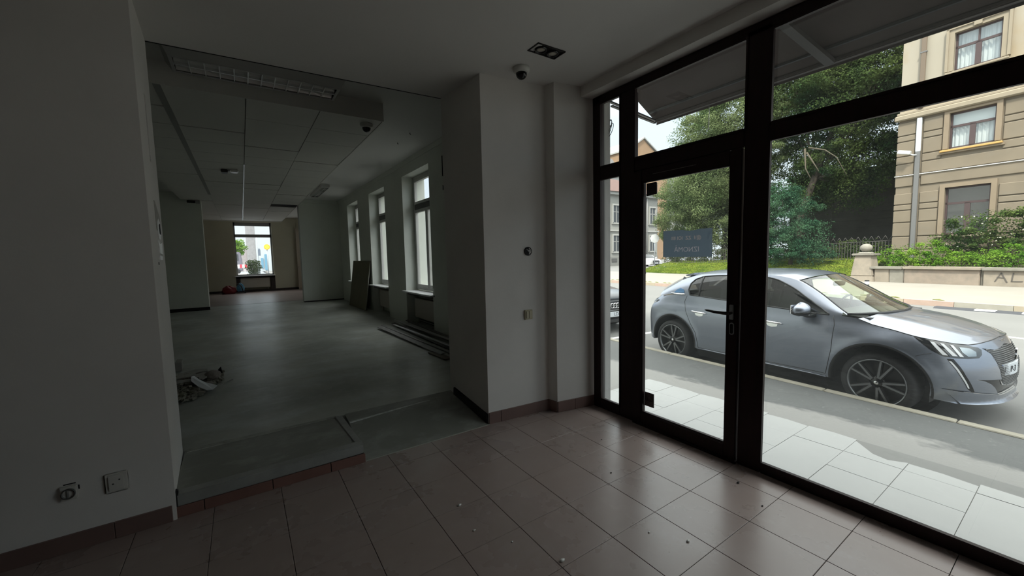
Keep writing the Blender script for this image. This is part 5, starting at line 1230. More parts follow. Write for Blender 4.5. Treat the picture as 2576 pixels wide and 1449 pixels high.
# structural wall with window openings
def wall_rows(z0, z1, row, name, mat):
    m = MB()
    us_ = [UL]
    for a, b in cols: us_ += [b, a]
    us_ += [UR]
    for a, b in zip(us_[::2], us_[1::2]): m.hexa([st(u, v, z) for z in (z0, z1) for u, v in ((b, VB), (a, VB), (a, VB + .5), (b, VB + .5))])
    for a, b in cols:
        if row[0] > z0: m.hexa([st(u, v, z) for z in (z0, row[0]) for u, v in ((a, VB), (b, VB), (b, VB + .5), (a, VB + .5))])
        if row[1] < z1: m.hexa([st(u, v, z) for z in (row[1], z1) for u, v in ((a, VB), (b, VB), (b, VB + .5), (a, VB + .5))])
    return m.build(name, mat, hs)
wall_rows(-.2, 4.9, rows[0], 'ground_floor_wall', stuc2); wall_rows(4.9, 7.7, rows[1], 'first_floor_wall', stuc2); wall_rows(7.7, 13.5, rows[2], 'upper_wall', cream)
wb(UR, UL, VB + .5, VB + 9, -.2, 13.5, 'rear_block', stuc)
wb(UR, UL + .14, VB - .22, VB + .01, 7.62, 7.88, 'cornice', mould, hs, .05); wb(UR, UL + .08, VB - .12, VB + .01, 7.88, 8.02, 'cornice_step', mould, hs, .03)
wb(UR, UL + .1, VB - .12, VB + 9.1, 13.5, 13.9, 'eaves', mould)
# rusticated courses, each stretch between windows one block
crs = [(-.15, .55), (.59, 1.25), (1.29, 1.90), (1.94, 2.60), (2.64, 3.20), (3.24, 3.49), (3.53, 4.05), (4.40, 4.92), (4.96, 5.49), (5.53, 5.86), (5.90, 6.58), (6.62, 6.87), (6.91, 7.52)]
for z0, z1 in crs:
    plain = z0 in (4.40, 4.96, -.15, .59, 1.29)
    segs = [(UR, UL)] if plain else [(7.24, 8.02 - .13), (8.02 + .13, UL), (2.98, 5.38), (-1.35, 1.05), (UR, -3.24)]
    if plain: segs = [(UR, 8.02 - .13), (8.02 + .13, UL)]
    for a, b in segs: wb(a, b + (.03 if b == UL else 0), VB - .055, VB + .005, z0, z1, 'stone_course', stuc2, hs, .022)
for ci, (a, b) in enumerate(cols):
    for ri, (z0, z1) in enumerate(rows):
        s = MB(); w = .17
        mat = mould if ri == 2 else stuc
        for q_ in ((a - w, a, z0, z1 + w), (b, b + w, z0, z1 + w), (a, b, z1, z1 + w)): s.hexa([st(u, v, z) for z in (q_[2], q_[3]) for u, v in ((q_[0], VB - .10), (q_[1], VB - .10), (q_[1], VB + .02), (q_[0], VB + .02))])
        if ri == 2:
            for q_ in ((a - w - .09, a - w, z0, z1 + w + .08), (b + w, b + w + .09, z0, z1 + w + .08), (a - w - .09, b + w + .09, z1 + w, z1 + w + .10)): s.hexa([st(u, v, z) for z in (q_[2], q_[3]) for u, v in ((q_[0], VB - .15), (q_[1], VB - .15), (q_[1], VB + .02), (q_[0], VB + .02))])
            m_ = (a + b) / 2; s.hexa([st(u, v, z) for z in (z1 + .02, z1 + .32) for u, v in ((m_ - .12, VB - .18), (m_ + .12, VB - .18), (m_ + .12, VB), (m_ - .12, VB))])
        s.build('window_surround', mat, hs)
        wb(a - .24, b + .24, VB - .20, VB + .02, z0 - .14, z0 - .05, 'window_ledge', och if ri == 1 else mould, hs, .015)
        if ri: wb(a - .30, b + .30, VB - .14, VB + .02, z0 - .22, z0 - .14, 'ledge_moulding', mould if ri == 2 else stuc, hs)
        wn_ = MB(); f = .07; zt = z0 + (z1 - z0) * (.62 if ri else .66); m_ = (a + b) / 2
        fr_ = [(a, a + f, z0, z1), (b - f, b, z0, z1), (a, b, z0, z0 + f), (a, b, z1 - f, z1), (a, b, zt - .05, zt + .05), (m_ - .09, m_ + .09, z0, zt)]
        if ri == 2: fr_.append((m_ - .03, m_ + .03, zt, z1))
        for q_ in fr_: wn_.hexa([st(u, v, z) for z in (q_[2], q_[3]) for u, v in ((q_[0], VB + .10), (q_[1], VB + .10), (q_[1], VB + .17), (q_[0], VB + .17))])
        wf_ = wn_.build('window', wfr, hs)
        for (u0, u1, c0, c1) in ((a + f, m_ - .09, z0 + f, zt - .05), (m_ + .09, b - f, z0 + f, zt - .05), (a + f, b - f, zt + .05, z1 - f)):
            wb(u0, u1, VB + .13, VB + .14, c0, c1, 'pane', hglass, wf_)
        if ri:
            def cf(u, v, a=a, b=b, z0=z0, z1=z1): return st(a + .05 + (b - a - .1) * u, VB + .30 + .03 * math.sin(u * 60), z0 + (z1 - z0) * v)
            MB().grid(cf, 80, 1).build('curtain', curt, wf_)
            if ri == 1: wb(a + .05, b - .05, VB + .22, VB + .23, z0 + (z1 - z0) * .62, z1, 'roller_blind', blind, wf_)
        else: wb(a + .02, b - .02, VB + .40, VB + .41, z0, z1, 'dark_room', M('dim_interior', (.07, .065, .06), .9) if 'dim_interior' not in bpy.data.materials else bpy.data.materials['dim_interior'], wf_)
dp = thing('downpipe', 'square downpipe on the beige town house, its middle stretch painted white', 'pipe', st(8.02, VB, 1))
zinc = M('grey_zinc', (.15, .15, .15), .5); zw = M('white_zinc', (.62, .66, .70), .4); zb = M('brown_zinc', (.16, .12, .085), .6)
for z0, z1, m_, n_ in ((.8, 6.0, zinc, 'lower_pipe'), (6.0, 7.60, zw, 'white_pipe'), (8.03, 12.6, zb, 'upper_pipe')): wb(7.93, 8.11, VB - .17, VB - .06, z0, z1, n_, m_, dp, .02)
wb(7.90, 8.14, VB - .18, VB - .05, 10.6, 10.66, 'bracket', zinc, dp)
cb = thing('wall_cable', 'white cable sagging along the front of the beige town house', 'cable', st(2, VB - .2, 4.9))
MB().tube([st(8.85 - 15.5 * k / 20, VB - .085, 4.93 - .004 * k) for k in range(21)], .022, 6).build('line', M('white_cable', (.72, .72, .70), .5), cb)
sc = thing('security_camera', 'white security camera on an arm beside the downpipe', 'camera', st(8.2, VB - .2, 5.9))
MB().obox(st(8.42, VB - .42, 6.02), (.50, .17, .17), SU + Vector((0, 0, .28)), (0, 0, 1)).build('housing', M('camera_white_outdoor', (.70, .70, .68), .4), sc, .02)
MB().tube([st(8.3, VB - .36, 5.95), st(8.12, VB - .30, 5.84), st(8.05, VB - .18, 5.84)], .03, 8).build('arm', zw, sc)
MB().cyl(st(8.65, VB - .42, 6.085), st(8.69, VB - .42, 6.095), .05, 12).build('lens', black_m, sc)
gt = thing('shade_backdrop', 'added dark boarded backdrop standing for the deep shade under the trees', 'building', st(12.5, 36, 0))  # added backdrop, deep shade under the trees put into its dark boards
brd = M('shade_dark_board', (.035, .032, .028), .9, var=.25, scale=2)
for k in range(27): wb(8.95, 18.5, 36.4 + .01 * (k % 2), 36.46, -.2 + k * .26, .05 + k * .26, 'board', brd, gt)
wb(8.95, 18.5, 36.47, 39, -.2, 6.9, 'body', brd, gt)
wb(8.8, 18.7, 36.2, 39.2, 6.9, 7.1, 'roof', black_m, gt)

# ------------------------------------------------------------------ houses at the end of the street on the left
hA = thing('pale_corner_house', 'pale grey two storey house with a brown tiled roof at the far street corner', 'building', (43, 36, 0))
pw = M('pale_grey_render', (.25, .25, .232), .9, var=.06, scale=.5); pm = M('white_house_trim', (.33, .33, .315), .8); rt = M('brown_roof_tile', (.115, .068, .058), .9, var=.15, scale=2, stretch=(1, 1, 6))
def hb(x0, x1, y0, y1, z0, z1, nm, mat, par): return MB().box(x0, x1, y0, y1, z0, z1).build(nm, mat, par)
hb(33, 50, 36.3, 46, -.3, 9.2, 'wall', pw, hA); hb(33, 50.0, 36.2, 36.3, -.3, .9, 'base', M('grey_base', (.19, .19, .18), .9), hA); hb(33, 50.2, 36.15, 36.3, 4.25, 4.45, 'string_course', pm, hA); hb(32.8, 50.3, 35.9, 46.2, 9.0, 9.35, 'eaves', pm, hA)
MB().add([(32.6, 35.7, 9.35), (50.4, 35.7, 9.35), (50.4, 46.4, 9.35), (32.6, 46.4, 9.35), (36, 41, 12.2), (46.5, 41, 12.2)], [(0, 1, 5, 4), (1, 2, 5), (2, 3, 4, 5), (3, 0, 4)]).build('roof', rt, hA)
hwg = M('house_window_dark', (.05, .055, .06), .1)
for x in (35.45, 38.2, 40.65, 43.2, 45.8, 48.2):
    for z0, z1 in ((1.6, 3.7), (5.4, 7.62)):
        f = MB(); a, b = x, x + 1.22
        for q_ in ((a - .16, a, z0 - .1, z1 + .2), (b, b + .16, z0 - .1, z1 + .2), (a, b, z1, z1 + .2), (a - .25, b + .25, z0 - .2, z0)): f.box(q_[0], q_[1], 36.16, 36.34, q_[2], q_[3])
        for q_ in ((a, a + .07, z0, z1), (b - .07, b, z0, z1), ((a + b) / 2 - .05, (a + b) / 2 + .05, z0, z1), (a, b, z0 + .62 * (z1 - z0) - .04, z0 + .62 * (z1 - z0) + .04)): f.box(q_[0], q_[1], 36.24, 36.31, q_[2], q_[3])
        w_ = f.build('window', pm, hA); hb(a, b, 36.27, 36.29, z0, z1, 'pane', hwg, w_)
for k in range(3): hb(40.3 + 3 * k, 41.3 + 3 * k, 36.14, 36.22, .25, .7, 'cellar_window', M('cellar_dark', (.08, .08, .08), .8) if k == 0 else bpy.data.materials['cellar_dark'], hA)
MB().tube([(47.4, 36.1, 9.0), (47.4, 36.1, .2)], .09, 8).build('downpipe', M('far_pipe', (.2, .2, .2), .6), hA)
hB = thing('orange_gabled_house', 'tall orange house with a pointed gable behind the pale corner house', 'building', (72, 55, 0))
orr = M('orange_render', (.27, .175, .105), .9, var=.08, scale=.4)
MB().prism([(66.5, 55, -.3), (79.0, 55, -.3), (79.0, 55, 17.4), (75.0, 55, 22.6), (70.9, 55, 24.9), (66.5, 55, 22.2)], (0, 14, 0)).build('wall', orr, hB)
MB().prism([(74.9, 54.8, 22.9), (81.5, 54.8, 24.6), (81.5, 54.8, 24.2), (79.0, 54.8, 17.6)], (0, 12, 0)).build('metal_roof', M('grey_sheet_roof', (.52, .53, .54), .5), hB)
MB().prism([(66.2, 54.7, 22.1), (70.9, 54.7, 25.0), (75.3, 54.7, 22.7), (75.3, 54.7, 22.95), (70.9, 54.7, 25.3), (66.2, 54.7, 22.4)], (0, 14, 0)).build('gable_coping', pm, hB)
hC = thing('grey_far_house', 'grey house with tall windows beside the orange gabled house', 'building', (86, 56, 0))
hb(82.2, 98, 58, 70, -.3, 21, 'wall', pw, hC)
for x in (83.4, 86.2, 89.0):
    for z in (3, 7, 11, 15):
        f = MB().box(x - .15, x + 1.35, 57.85, 58.0, z - .2, z + 2.4); w_ = f.build('window', pm, hC); hb(x, x + 1.2, 57.80, 57.86, z, z + 2.2, 'pane', hwg, w_)
MB().box(82, 98.2, 57.7, 70.2, 21, 21.4).build('eaves', pm, hC)
hD = thing('white_far_house', 'white house with dark windows seen above the roof of the pale corner house', 'building', (60, 56, 0))
hb(52, 65, 56, 66, -.3, 16.8, 'wall', M('white_far_render', (.36, .355, .34), .9), hD); MB().prism([(51.5, 55.6, 16.8), (65.5, 55.6, 16.8), (62, 55.6, 20.0), (58, 55.6, 19.2)], (0, 10, 0)).build('roof', M('grey_far_roof', (.26, .25, .24), .9), hD)
for x in (54.2, 57, 59.8, 62.6):
    for z in (9.5, 13.0): w_ = hb(x - .1, x + 1.1, 55.9, 56.0, z - .1, z + 1.9, 'window', pm, hD); hb(x, x + 1.0, 55.86, 55.9, z, z + 1.8, 'pane', hwg, w_)

ts = thing('traffic_sign', 'back of a white round traffic sign on a grey post before the lawn', 'sign', (32.62, 24.0, PAVE))
MB().tube([(32.68, 24.0, PAVE - .05), (32.66, 24.0, 3.0)], .045, 8).build('post', M('galvanised_post', (.42, .45, .48), .4, metal=.4), ts)
MB().cyl(Vector((32.60, 23.95, 2.70)), Vector((32.60, 23.95, 2.70)) + Vector((-.62, -.78, 0)) * .02, .43, 8).build('plate', M('sign_back', (.66, .68, .70), .4), ts)

# ------------------------------------------------------------------ awning, cables
aw = thing('awning', 'dark red brown folding awning above the shop front', 'awning', (3.1, 1.0, 3.5))
fab = M('awning_fabric', (.040, .028, .026), .85, var=.12, scale=4)
def awf(u, v):
    x = 3.08 + 1.12 * u; return (x, 3.08 - 6.2 * v, 3.585 - .56 * (x - 3.08) - .015 * math.sin(PI * u))
g1 = MB().grid(awf, 8, 16); g2 = MB().grid(lambda u, v: (lambda p: (p[0], p[1], p[2] + .006))(awf(u, v)), 8, 16)
g1.add(g2.v, [f[::-1] for f in g2.f], True); g1.build('canopy', fab, aw)
MB().box(4.15, 4.21, -3.1, 3.07, 2.945, 2.985).build('front_bar', M('awning_bar', (.04, .03, .028), .6), aw, .01)
MB().prism([(4.215, -3.1, 2.93), (4.215, 3.085, 2.93), (4.215, 3.085, 2.99), (4.215, -3.1, 2.99)], (.006, 0, 0)).build('valance', fab, aw)
MB().box(4.03, 4.055, -3.1, 3.05, 3.02, 3.04).build('cross_bar', trim_black, aw)
MB().box(3.06, 3.18, -3.1, 3.1, 3.56, 3.68).build('cassette', trim_black, aw, .02)
arm_m = M('awning_arm', (.035, .03, .028), .5)
for p, q_, w in (((3.12, 1.62, 3.36), (4.16, 1.36, 2.95), .035), ((3.12, -1.5, 3.36), (4.16, -1.4, 2.95), .035), ((3.12, 2.86, 2.93), (4.14, 3.05, 2.96), .014), ((3.12, 2.80, 2.86), (4.14, 3.05, 2.93), .014)):
    a, b = Vector(p), Vector(q_); MB().obox((a + b) / 2, ((b - a).length, w * 2, w), b - a).build('arm', arm_m if w > .02 else trim_black, aw)
MB().tube([(4.19, 2.42, 2.93), (4.19, 2.42, 2.70)], .004, 5).build('crank_cord', M('pale_cord', (.5, .5, .48), .6), aw)
cc = thing('cable_coil', 'coil of black cable hanging on the outer jamb by the sidelight', 'cable', (3.03, 2.72, 2.6))
for k, (r_, oy, oz) in enumerate(((.060, 0, 0), (.066, .006, -.012), (.055, -.01, -.03))):
    MB().tube([(3.035 + .03 * math.sin(t) + .008 * k, 2.765 + oy + r_ * .50 * math.cos(t), 2.635 + oz + r_ * 1.25 * math.sin(t)) for t in [j * PI / 12 for j in range(24)]], .0032, 6, True).build('loop', black_m, cc)
MB().tube([(3.035, 2.770, 2.70), (3.03, 2.77, 2.78), (3.05, 2.76, 2.9)], .0045, 6).build('loop_end', black_m, cc)

# ------------------------------------------------------------------ what the end window looks onto
by = thing('yellow_disc_sign', 'yellow round shop sign on a bracket outside the end window', 'sign', (2.78, 60.0, ROAD))
MB().cyl((2.78, 60.0, 3.12), (2.78, 59.9, 3.12), .34, 24).build('disc', M('amber_sign_rim', (.75, .42, .02), .4), by); MB().cyl((2.78, 59.91, 3.12), (2.78, 59.88, 3.12), .25, 24).build('disc_face', M('bright_yellow_sign', (.85, .62, .05), .4), by)
MB().tube([(2.78, 60.05, ROAD), (2.78, 60.05, 2.9)], .05, 8).build('pole', M('lamp_pole', (.30, .33, .36), .5), by)
ms_ = thing('street_lamp', 'slim grey street pole with a dark box outside the end window', 'lamp', (1.80, 58.0, ROAD))
MB().tube([(1.80, 58.0, ROAD), (1.66, 58.0, 4.6)], .04, 8).build('pole', bpy.data.materials['lamp_pole'], ms_); MB().prism([(1.72, 57.9, 2.0), (1.98, 57.9, 2.0), (1.98, 57.9, 2.7), (1.85, 57.9, 2.95), (1.72, 57.9, 2.7)], (0, .2, 0)).build('box', M('box_slate', (.12, .15, .19), .5), ms_, .01)
bh = thing('rear_house', 'pale building opposite the end window', 'building', (3, 76, ROAD))
hb(.75, 2.0, 75.6, 80, -.3, 12, 'grey_wall', M('pale_grey_brick', (.30, .295, .30), .9, var=.15, scale=3), bh); hb(2.0, 16, 75, 80, -.3, 12, 'wall', M('pale_blue_render', (.46, .50, .52), .8), bh); hb(-14, .75, 75.8, 80, -.3, 3.4, 'low_wall', M('pale_brick', (.33, .30, .30), .9, var=.2, scale=3), bh)
for x in (2.55, 3.05): hb(x, x + .32, 74.9, 75.0, .2 if x < 3 else -.1, 1.8 if x < 3 else 2.4, 'shop_panel', M('blue_shop_panel', (.14, .30, .42), .4) if x < 3 else bpy.data.materials['blue_shop_panel'], bh)
rc = thing('parked_van', 'dark grey van parked far outside the end window', 'car', (-1.0, 64, ROAD))
MB().prism([(-2.9, 64, .05), (.06, 64, .05), (.07, 64, 1.2), (-.05, 64, 2.4), (-.18, 64, 2.6), (-2.9, 64, 2.6)], (0, 1.9, 0)).build('body', M('van_grey', (.16, .15, .18), .4), rc, .06)
MB().box(-2.4, -.35, 63.97, 64.0, 1.45, 2.3).build('window', hwg, rc)
for x in (-2.3, -.5): MB().cyl((x, 63.95, .02), (x, 64.2, .02), .32, 18).build('wheel', tyre_m, rc)
ba = thing('barrier_board', 'red and white barrier board outside the end window', 'barrier', (-.3, 45, ROAD))
for k in range(6): MB().box(-.75 + .19 * k, -.56 + .19 * k, 44.98, 45.02, .75, 1.08).build('stripe', (line_m, M('barrier_red', (.60, .05, .08), .5) if k == 1 else bpy.data.materials.get('barrier_red', line_m))[k % 2], ba)
for x in (-.6, .2): MB().box(x - .03, x + .03, 45.02, 45.08, ROAD, .98).build('leg', line_m, ba)
MB().box(-.35, .45, 44.3, 44.7, -.3, .25).build('concrete_block', M('white_block', (.70, .69, .66), .8), None, .02, label='white concrete block below the barrier outside the end window', cat='block')
# ------------------------------------------------------------------ lawn, fence, trees, shrubs
grass_m = leaf_mat('lawn_green', (.10, .16, .022), (.20, .25, .04), .3, 1.2)
bed_m = M('lawn_soil', (.10, .15, .03), .95, var=.3, scale=1.5)
gx = lambda v: max(-.12, -.13 + (v - 24.2) * .17)
def lawn_z(u, v): return PAVE + .03 + max(0, v - 23.7) * .16 + .045 * max(0, 21 - u) * min(1, max(0, v - 23.7) / 3) * .55
lw = MB().grid(lambda a, b: st(9.0 + 14.5 * a, 23.62 + 12 * b, lawn_z(9.0 + 14.5 * a, 23.62 + 5 * b) - .02), 20, 14).build('lawn', bed_m, label='sloping green lawn between the far pavement and the iron fence', cat='lawn', kind='structure')
nr = np.random.default_rng(11)
def cards(pos, nrm, size, spread=.9, aspect=.55, up=.0):
    """one rhombic leaf per point"""
    n = len(pos)
    d = nrm + spread * nr.normal(size=(n, 3)); d[:, 2] += up; d /= np.linalg.norm(d, axis=1)[:, None] + 1e-9
    a = np.cross(d, nr.normal(size=(n, 3))); a /= np.linalg.norm(a, axis=1)[:, None] + 1e-9
    b = np.cross(d, a); s = size * nr.uniform(.6, 1.3, n)[:, None]
    v = np.stack([pos - a * s * .5, pos + b * s * aspect * .5 + d * s * .1, pos + a * s * .5, pos - b * s * aspect * .5 + d * s * .1], 1).reshape(-1, 3)
    return v
def card_mesh(name, v, mat):
    n = len(v) // 4; me = bpy.data.meshes.new(name)
    me.vertices.add(4 * n); me.vertices.foreach_set('co', v.ravel().astype(np.float32))
    me.loops.add(4 * n); me.loops.foreach_set('vertex_index', np.arange(4 * n, dtype=np.int32))
    me.polygons.add(n); me.polygons.foreach_set('loop_start', np.arange(0, 4 * n, 4, dtype=np.int32))
    me.update(calc_edges=True); me.validate(); me.materials.append(mat); return me
def blob(c, r, n, sq=(1, 1, .85)):
    d = nr.normal(size=(n, 3)); d /= np.linalg.norm(d, axis=1)[:, None]
    rad = r * (1 - .5 * nr.random(n) ** 2.2) * (1 + .22 * np.sin(d[:, 0] * 5 + c[0]) * np.sin(d[:, 1] * 6 + c[2]) + .12 * np.sin(d[:, 2] * 9 + c[1]))
    return np.array(c) + d * rad[:, None] * np.array(sq), d
def foliage(blobs, dens, size, spread=.8):
    P, N = [], []
    for (u, v, z, r) in blobs:
        c = st(u, v, z); m = max(6, int(11 * r ** 1.3)); q, d0 = blob((c.x, c.y, c.z), r * .92, m)
        per = int(.72 * dens * r * r / m)
        p, d = blob((c.x, c.y, c.z), r * .97, int(.34 * dens * r * r)); P.append(p); N.append(d)
        for k in range(m):                        # leaf clumps at the ends of twigs
            s = r * .30 * nr.uniform(.7, 1.35); d = nr.normal(size=(per, 3)); d /= np.linalg.norm(d, axis=1)[:, None]
            P.append(q[k] + d * (s * (.35 + .65 * nr.random(per)) )[:, None] * np.array((1, 1, .62))); N.append(d * .8 + d0[k] * .4)
    return cards(np.concatenate(P), np.concatenate(N), size, spread, up=.35)
bark = M('tree_bark', (.055, .045, .035), .95, var=.3, scale=6, bump=.5, bscale=20)
def tree(name, label, blobs, dens, size, mat, base, trunk_r, group=None):
    t = thing(name, label, 'tree', st(*base), group=group)
    put('foliage', card_mesh('foliage', foliage(blobs, dens, size), mat), t, kind='stuff')
    b = st(*base); top = max(blobs, key=lambda q_: q_[2]); cu, cv = sum(q_[0] for q_ in blobs) / len(blobs), sum(q_[1] for q_ in blobs) / len(blobs)
    mz = sorted(q_[2] for q_ in blobs)[len(blobs) // 2]
    MB().tube([b - Vector((0, 0, .3)), b + Vector((.1, 0, mz * .3)), st(cu * .4 + base[0] * .6, cv * .4 + base[1] * .6, mz * .6), st(cu, cv, mz)], [trunk_r * 1.25, trunk_r, trunk_r * .85, trunk_r * .6], 10).build('trunk', bark, t)
    bmz = st(cu * .4 + base[0] * .6, cv * .4 + base[1] * .6, mz * .55)
    for q_ in blobs[::2]:
        e_ = st(*q_[:3]); m_ = (bmz + e_) / 2 + Vector((0, 0, -.2))
        MB().tube([bmz, m_, e_], [trunk_r * .4, trunk_r * .25, .03], 6).build('branch', bark, t)
    return t
maple = leaf_mat('maple_leaf', (.072, .112, .044), (.20, .245, .115), .4, .45)
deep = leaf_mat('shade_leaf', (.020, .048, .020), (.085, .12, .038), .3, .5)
bushl = leaf_mat('bush_leaf', (.026, .075, .042), (.07, .14, .075), .3, 1.2)
hedl = leaf_mat('hedge_leaf', (.075, .185, .020), (.20, .33, .045), .35, 1.4)
shrl = leaf_mat('shrub_leaf', (.030, .070, .018), (.11, .15, .045), .3, 1.6)
tree('maple_tree', 'tall light green maple seen through the shop door', [(19.3, 30, 11.3, 2.35), (22.3, 30, 10.6, 2.4), (23.1, 30.5, 12.7, 1.5), (19.4, 30, 13.7, 1.9), (23.8, 30, 6.5, 1.9), (21.5, 29, 5.7, 2.9), (19.2, 29.6, 7.8, 2.5), (24.6, 30, 4.1, 1.9), (22.2, 29.4, 2.8, 2.0), (20.1, 29.6, 3.0, 1.7), (22.8, 30.5, 9.0, 1.9), (21.3, 30.5, 13.6, 1.45), (17.3, 30.2, 11.6, 1.7), (20.6, 31, 9.5, 2.6), (17.6, 31, 14.8, 2.0), (18.2, 30.5, 5.4, 1.9), (17.4, 30.6, 8.6, 1.7), (21.8, 31.5, 8.3, 2.4), (19.6, 31.5, 5.6, 2.2), (22.6, 30.8, 5.2, 2.2), (18.6, 31.4, 3.4, 1.8)], 2700, .125, maple, (20.6, 31.2, .3), .34)
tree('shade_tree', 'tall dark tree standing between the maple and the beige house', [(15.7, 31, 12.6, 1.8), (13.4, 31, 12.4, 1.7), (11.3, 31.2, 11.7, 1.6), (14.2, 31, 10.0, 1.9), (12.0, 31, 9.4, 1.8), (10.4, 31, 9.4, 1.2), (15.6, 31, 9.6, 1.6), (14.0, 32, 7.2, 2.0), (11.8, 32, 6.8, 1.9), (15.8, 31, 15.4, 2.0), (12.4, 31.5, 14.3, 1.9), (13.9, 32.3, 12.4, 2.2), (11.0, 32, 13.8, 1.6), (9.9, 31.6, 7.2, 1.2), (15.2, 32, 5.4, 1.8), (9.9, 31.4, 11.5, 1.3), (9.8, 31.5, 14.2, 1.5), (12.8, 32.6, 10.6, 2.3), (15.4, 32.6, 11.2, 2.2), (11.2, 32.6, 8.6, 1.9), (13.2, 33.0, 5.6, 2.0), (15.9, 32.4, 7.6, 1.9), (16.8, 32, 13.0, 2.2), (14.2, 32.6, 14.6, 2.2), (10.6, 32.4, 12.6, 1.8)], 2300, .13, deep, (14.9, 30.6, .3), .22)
mb = MB()
for P in (((14.25, 29.55, 7.9), (14.1, 29.4, 6.6), (13.7, 29.2, 5.9)), ((14.1, 29.5, 7.6), (13.6, 29.2, 6.9), (13.15, 29.0, 6.2)), ((14.0, 29.5, 7.9), (13.0, 29.3, 7.5), (12.3, 29.1, 6.9), (11.7, 29.0, 5.7))):
    mb.tube([st(*p) for p in P], [.06, .04, .025, .015][:len(P)], 6)
mb.build('bare_twigs', M('pale_bark', (.085, .072, .05), .9), bpy.data.objects['shade_tree'])
tree('hazel_bush', 'bushy dark green shrub on the lawn behind the car roof', [(13.6, 26, 3.0, 1.3), (12.3, 26, 2.3, 1.2), (13.7, 25.8, 1.5, 1.15), (12.1, 25.8, 1.25, 1.0), (13.8, 26.2, 4.6, 1.15), (12.9, 26, 3.9, 1.0), (14.6, 26.2, 2.6, 1.2), (14.8, 26.4, 4.2, 1.1), (11.6, 26.2, 1.2, .7)], 4200, .085, bushl, (13.2, 26.2, .3), .10)
shr = [(5.86, 25.85, 2.2, .75), (4.97, 25.85, 2.3, .75), (6.55, 25.85, 1.6, .6), (4.5, 26.0, 1.5, .7), (5.4, 26.1, 1.5, .75), (3.8, 25.85, 2.3, .8), (6.1, 26.1, 1.3, .6)]
tree('flowering_shrub', 'round grey green shrub before the ground floor window of the beige house', shr, 3600, .085, shrl, (5.4, 26.3, .1), .06)
fl = np.array([(lambda c: (c.x, c.y, c.z))(st(nr.uniform(4.2, 6.6), 25.5 + nr.uniform(-.05, .2), nr.uniform(1.3, 2.7))) for _ in range(34)])
put('blossom', card_mesh('blossom', cards(fl, np.tile([-1., 0, .3], (34, 1)), .075, .5), M('cream_blossom', (.62, .60, .48), .8)), bpy.data.objects['flowering_shrub'], kind='stuff')
tree('second_shrub', 'green shrub further along the front of the beige house', [(2.2, 25.9, 1.6, .75), (1.2, 25.9, 1.8, .75), (.3, 25.9, 1.5, .7)], 1200, .11, shrl, (1.2, 26.3, .1), .06)
hd = [(8.05, 24.5, 1.0, .55), (7.4, 24.5, 1.05, .52), (6.65, 24.5, 1.3, .52), (6.95, 24.4, .85, .42), (5.8, 24.5, .90, .45), (5.0, 24.5, .95, .45), (4.4, 24.5, 1.1, .42), (6.3, 24.5, .95, .42), (5.4, 24.4, .85, .42), (4.7, 24.3, .75, .4), (3.7, 24.5, 1.0, .5), (2.9, 24.5, 1.0, .5), (2.0, 24.5, 1.0, .5), (1.1, 24.5, 1.0, .5), (7.7, 24.3, .75, .4)] + [(7.75 - .42 * k, 24.15 + .05 * (k % 3), .72 + .06 * (k % 2), .36) for k in range(14)]
hg = thing('hedge', 'bright green loose hedge growing above the sandstone wall', 'hedge', st(5.5, 24.5, PAVE))
put('foliage', card_mesh('foliage', foliage(hd, 5200, .065), hedl), hg, kind='stuff')
sm_ = MB()
for k, q_ in enumerate(hd): sm_.tube([st(q_[0], 24.55, PAVE), st(q_[0] + .05, q_[1], q_[2])], [.02, .008], 5)
sm_.build('stems', bark, hg, kind='stuff')
MB().hexa([st(u, v, z) for z in (-.2, .38) for u, v in ((-8, 23.6), (8.3, 23.6), (8.3, VB + .01), (-8, VB + .01))]).build('garden_bed', M('garden_soil', (.08, .07, .045), .95, var=.3, scale=5), label='raised garden bed behind the sandstone wall', cat='bed', kind='structure')
# grass blades on the lawn
n = 26000
u_ = nr.uniform(9.1, 23.4, n); v_ = 23.7 + 4.6 * nr.random(n) ** 1.2
pg = np.array([(lambda c: (c.x, c.y, c.z))(st(a, b, lawn_z(a, b) + .03)) for a, b in zip(u_, v_)])
gv = cards(pg, np.tile([-.8, -.2, .5], (n, 1)), .13, .6, .22)
put('grass_blades', card_mesh('grass_blades', gv, grass_m), lw, kind='stuff')
gb = MB()
for k in range(60):
    u0 = nr.uniform(4, 23)
    gb.tube([st(u0, 16.2, PAVE), st(u0 + .1, 16.17, PAVE + .03), st(u0 + .25, 16.2, PAVE + .02)], [.008, .022, .008], 5)
gb.build('kerb_weeds', M('dry_weeds', (.20, .22, .07), .9), label='dry weeds growing along the far kerb', cat='weeds', kind='stuff')

ud = [(u, 28.7 + .4 * math.sin(u * 2.1), .95 + .25 * math.sin(u * 1.3), .85) for u in [9.6 + .95 * k for k in range(16)]]
us_ = thing('undergrowth_hedge', 'dark green undergrowth right behind the iron fence', 'hedge', st(16, 28.7, .3))
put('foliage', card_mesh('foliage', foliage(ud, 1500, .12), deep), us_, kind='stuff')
us2 = MB()
for q_ in ud: us2.tube([st(q_[0], 28.7, -.1), st(q_[0] + .1, q_[1], q_[2] + .5)], [.04, .015], 5)
us2.build('stems', bark, us_, kind='stuff')
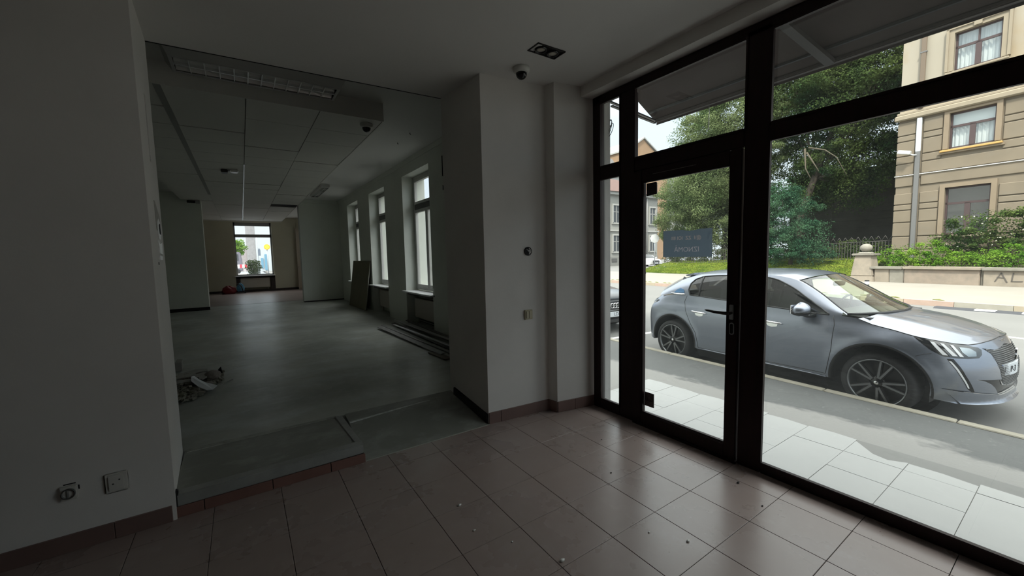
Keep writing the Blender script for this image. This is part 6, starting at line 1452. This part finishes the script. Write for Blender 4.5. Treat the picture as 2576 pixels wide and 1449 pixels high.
# iron fence
fe = thing('iron_fence', 'black iron fence with thin bars along the back of the lawn', 'fence', st(15, 27.4, .4))
ir = M('weathered_iron', (.07, .065, .06), .6)
FU0, FU1 = 8.95, 23.6
fz_ = lambda u: lawn_z(u, 27.4) - .02
pk = MB().box(-.012, .012, -.012, .012, 0, 1.02).mesh('picket', ir)
k = 0; u = FU0
while u < FU1:
    o = put('picket', pk, fe, loc=st(u, 27.4, fz_(u))); u += .135
for dz, r_ in ((.06, .018), (1.0, .018), (1.30, .022)): MB().tube([st(FU0 + (FU1 - FU0) * k / 12, 27.4, fz_(FU0 + (FU1 - FU0) * k / 12) + dz) for k in range(13)], r_, 6).build('rail', ir, fe)
for k in range(7):
    u = FU0 + (FU1 - FU0) * k / 6; MB().box(-.035, .035, -.035, .035, -.1, 1.45).build('post', ir, fe, world=False)
    fe.children[-1].matrix_parent_inverse = wmat(fe).inverted(); fe.children[-1].location = st(u, 27.4, fz_(u))
zz = MB()
for k in range(100):
    u = FU0 + k * .145
    if u + .145 > FU1: break
    a, b = st(u, 27.4, fz_(u) + (1.02 if k % 2 else 1.28)), st(u + .145, 27.4, fz_(u) + (1.28 if k % 2 else 1.02)); zz.tube([a, b], .010, 5)
zz.build('lattice', ir, fe, kind='stuff')
# potted bush outside the end window, tree beyond
pbz = thing('dark_bush', 'dark clipped bush standing right outside the end window', 'bush', (.45, 21.0, ROAD))
p1, d1 = blob((.42, 21.0, 1.16), .30, 2200, (.95, .8, 1.0)); p2, d2 = blob((.43, 21.0, .78), .22, 1200, (1.0, .8, 1.3))
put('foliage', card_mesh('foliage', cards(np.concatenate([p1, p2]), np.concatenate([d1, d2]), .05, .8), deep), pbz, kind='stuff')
MB().lathe([(0, ROAD), (.19, ROAD), (.22, .62), (.20, .62), (0, .58)], (.43, 21.0, 0), n=18).build('pot', M('dark_pot', (.03, .03, .03), .6), pbz)
tg = thing('garden_tree', 'light green tree on the left outside the end window', 'tree', (-.75, 71, ROAD))
p1, d1 = blob((-.75, 71, 3.4), 1.35, 2600); put('foliage', card_mesh('foliage', cards(p1, d1, .24, .8), hedl), tg, kind='stuff')
MB().tube([(-.75, 71, ROAD), (-.75, 71, 3.2)], [.16, .10], 8).build('trunk', bark, tg)
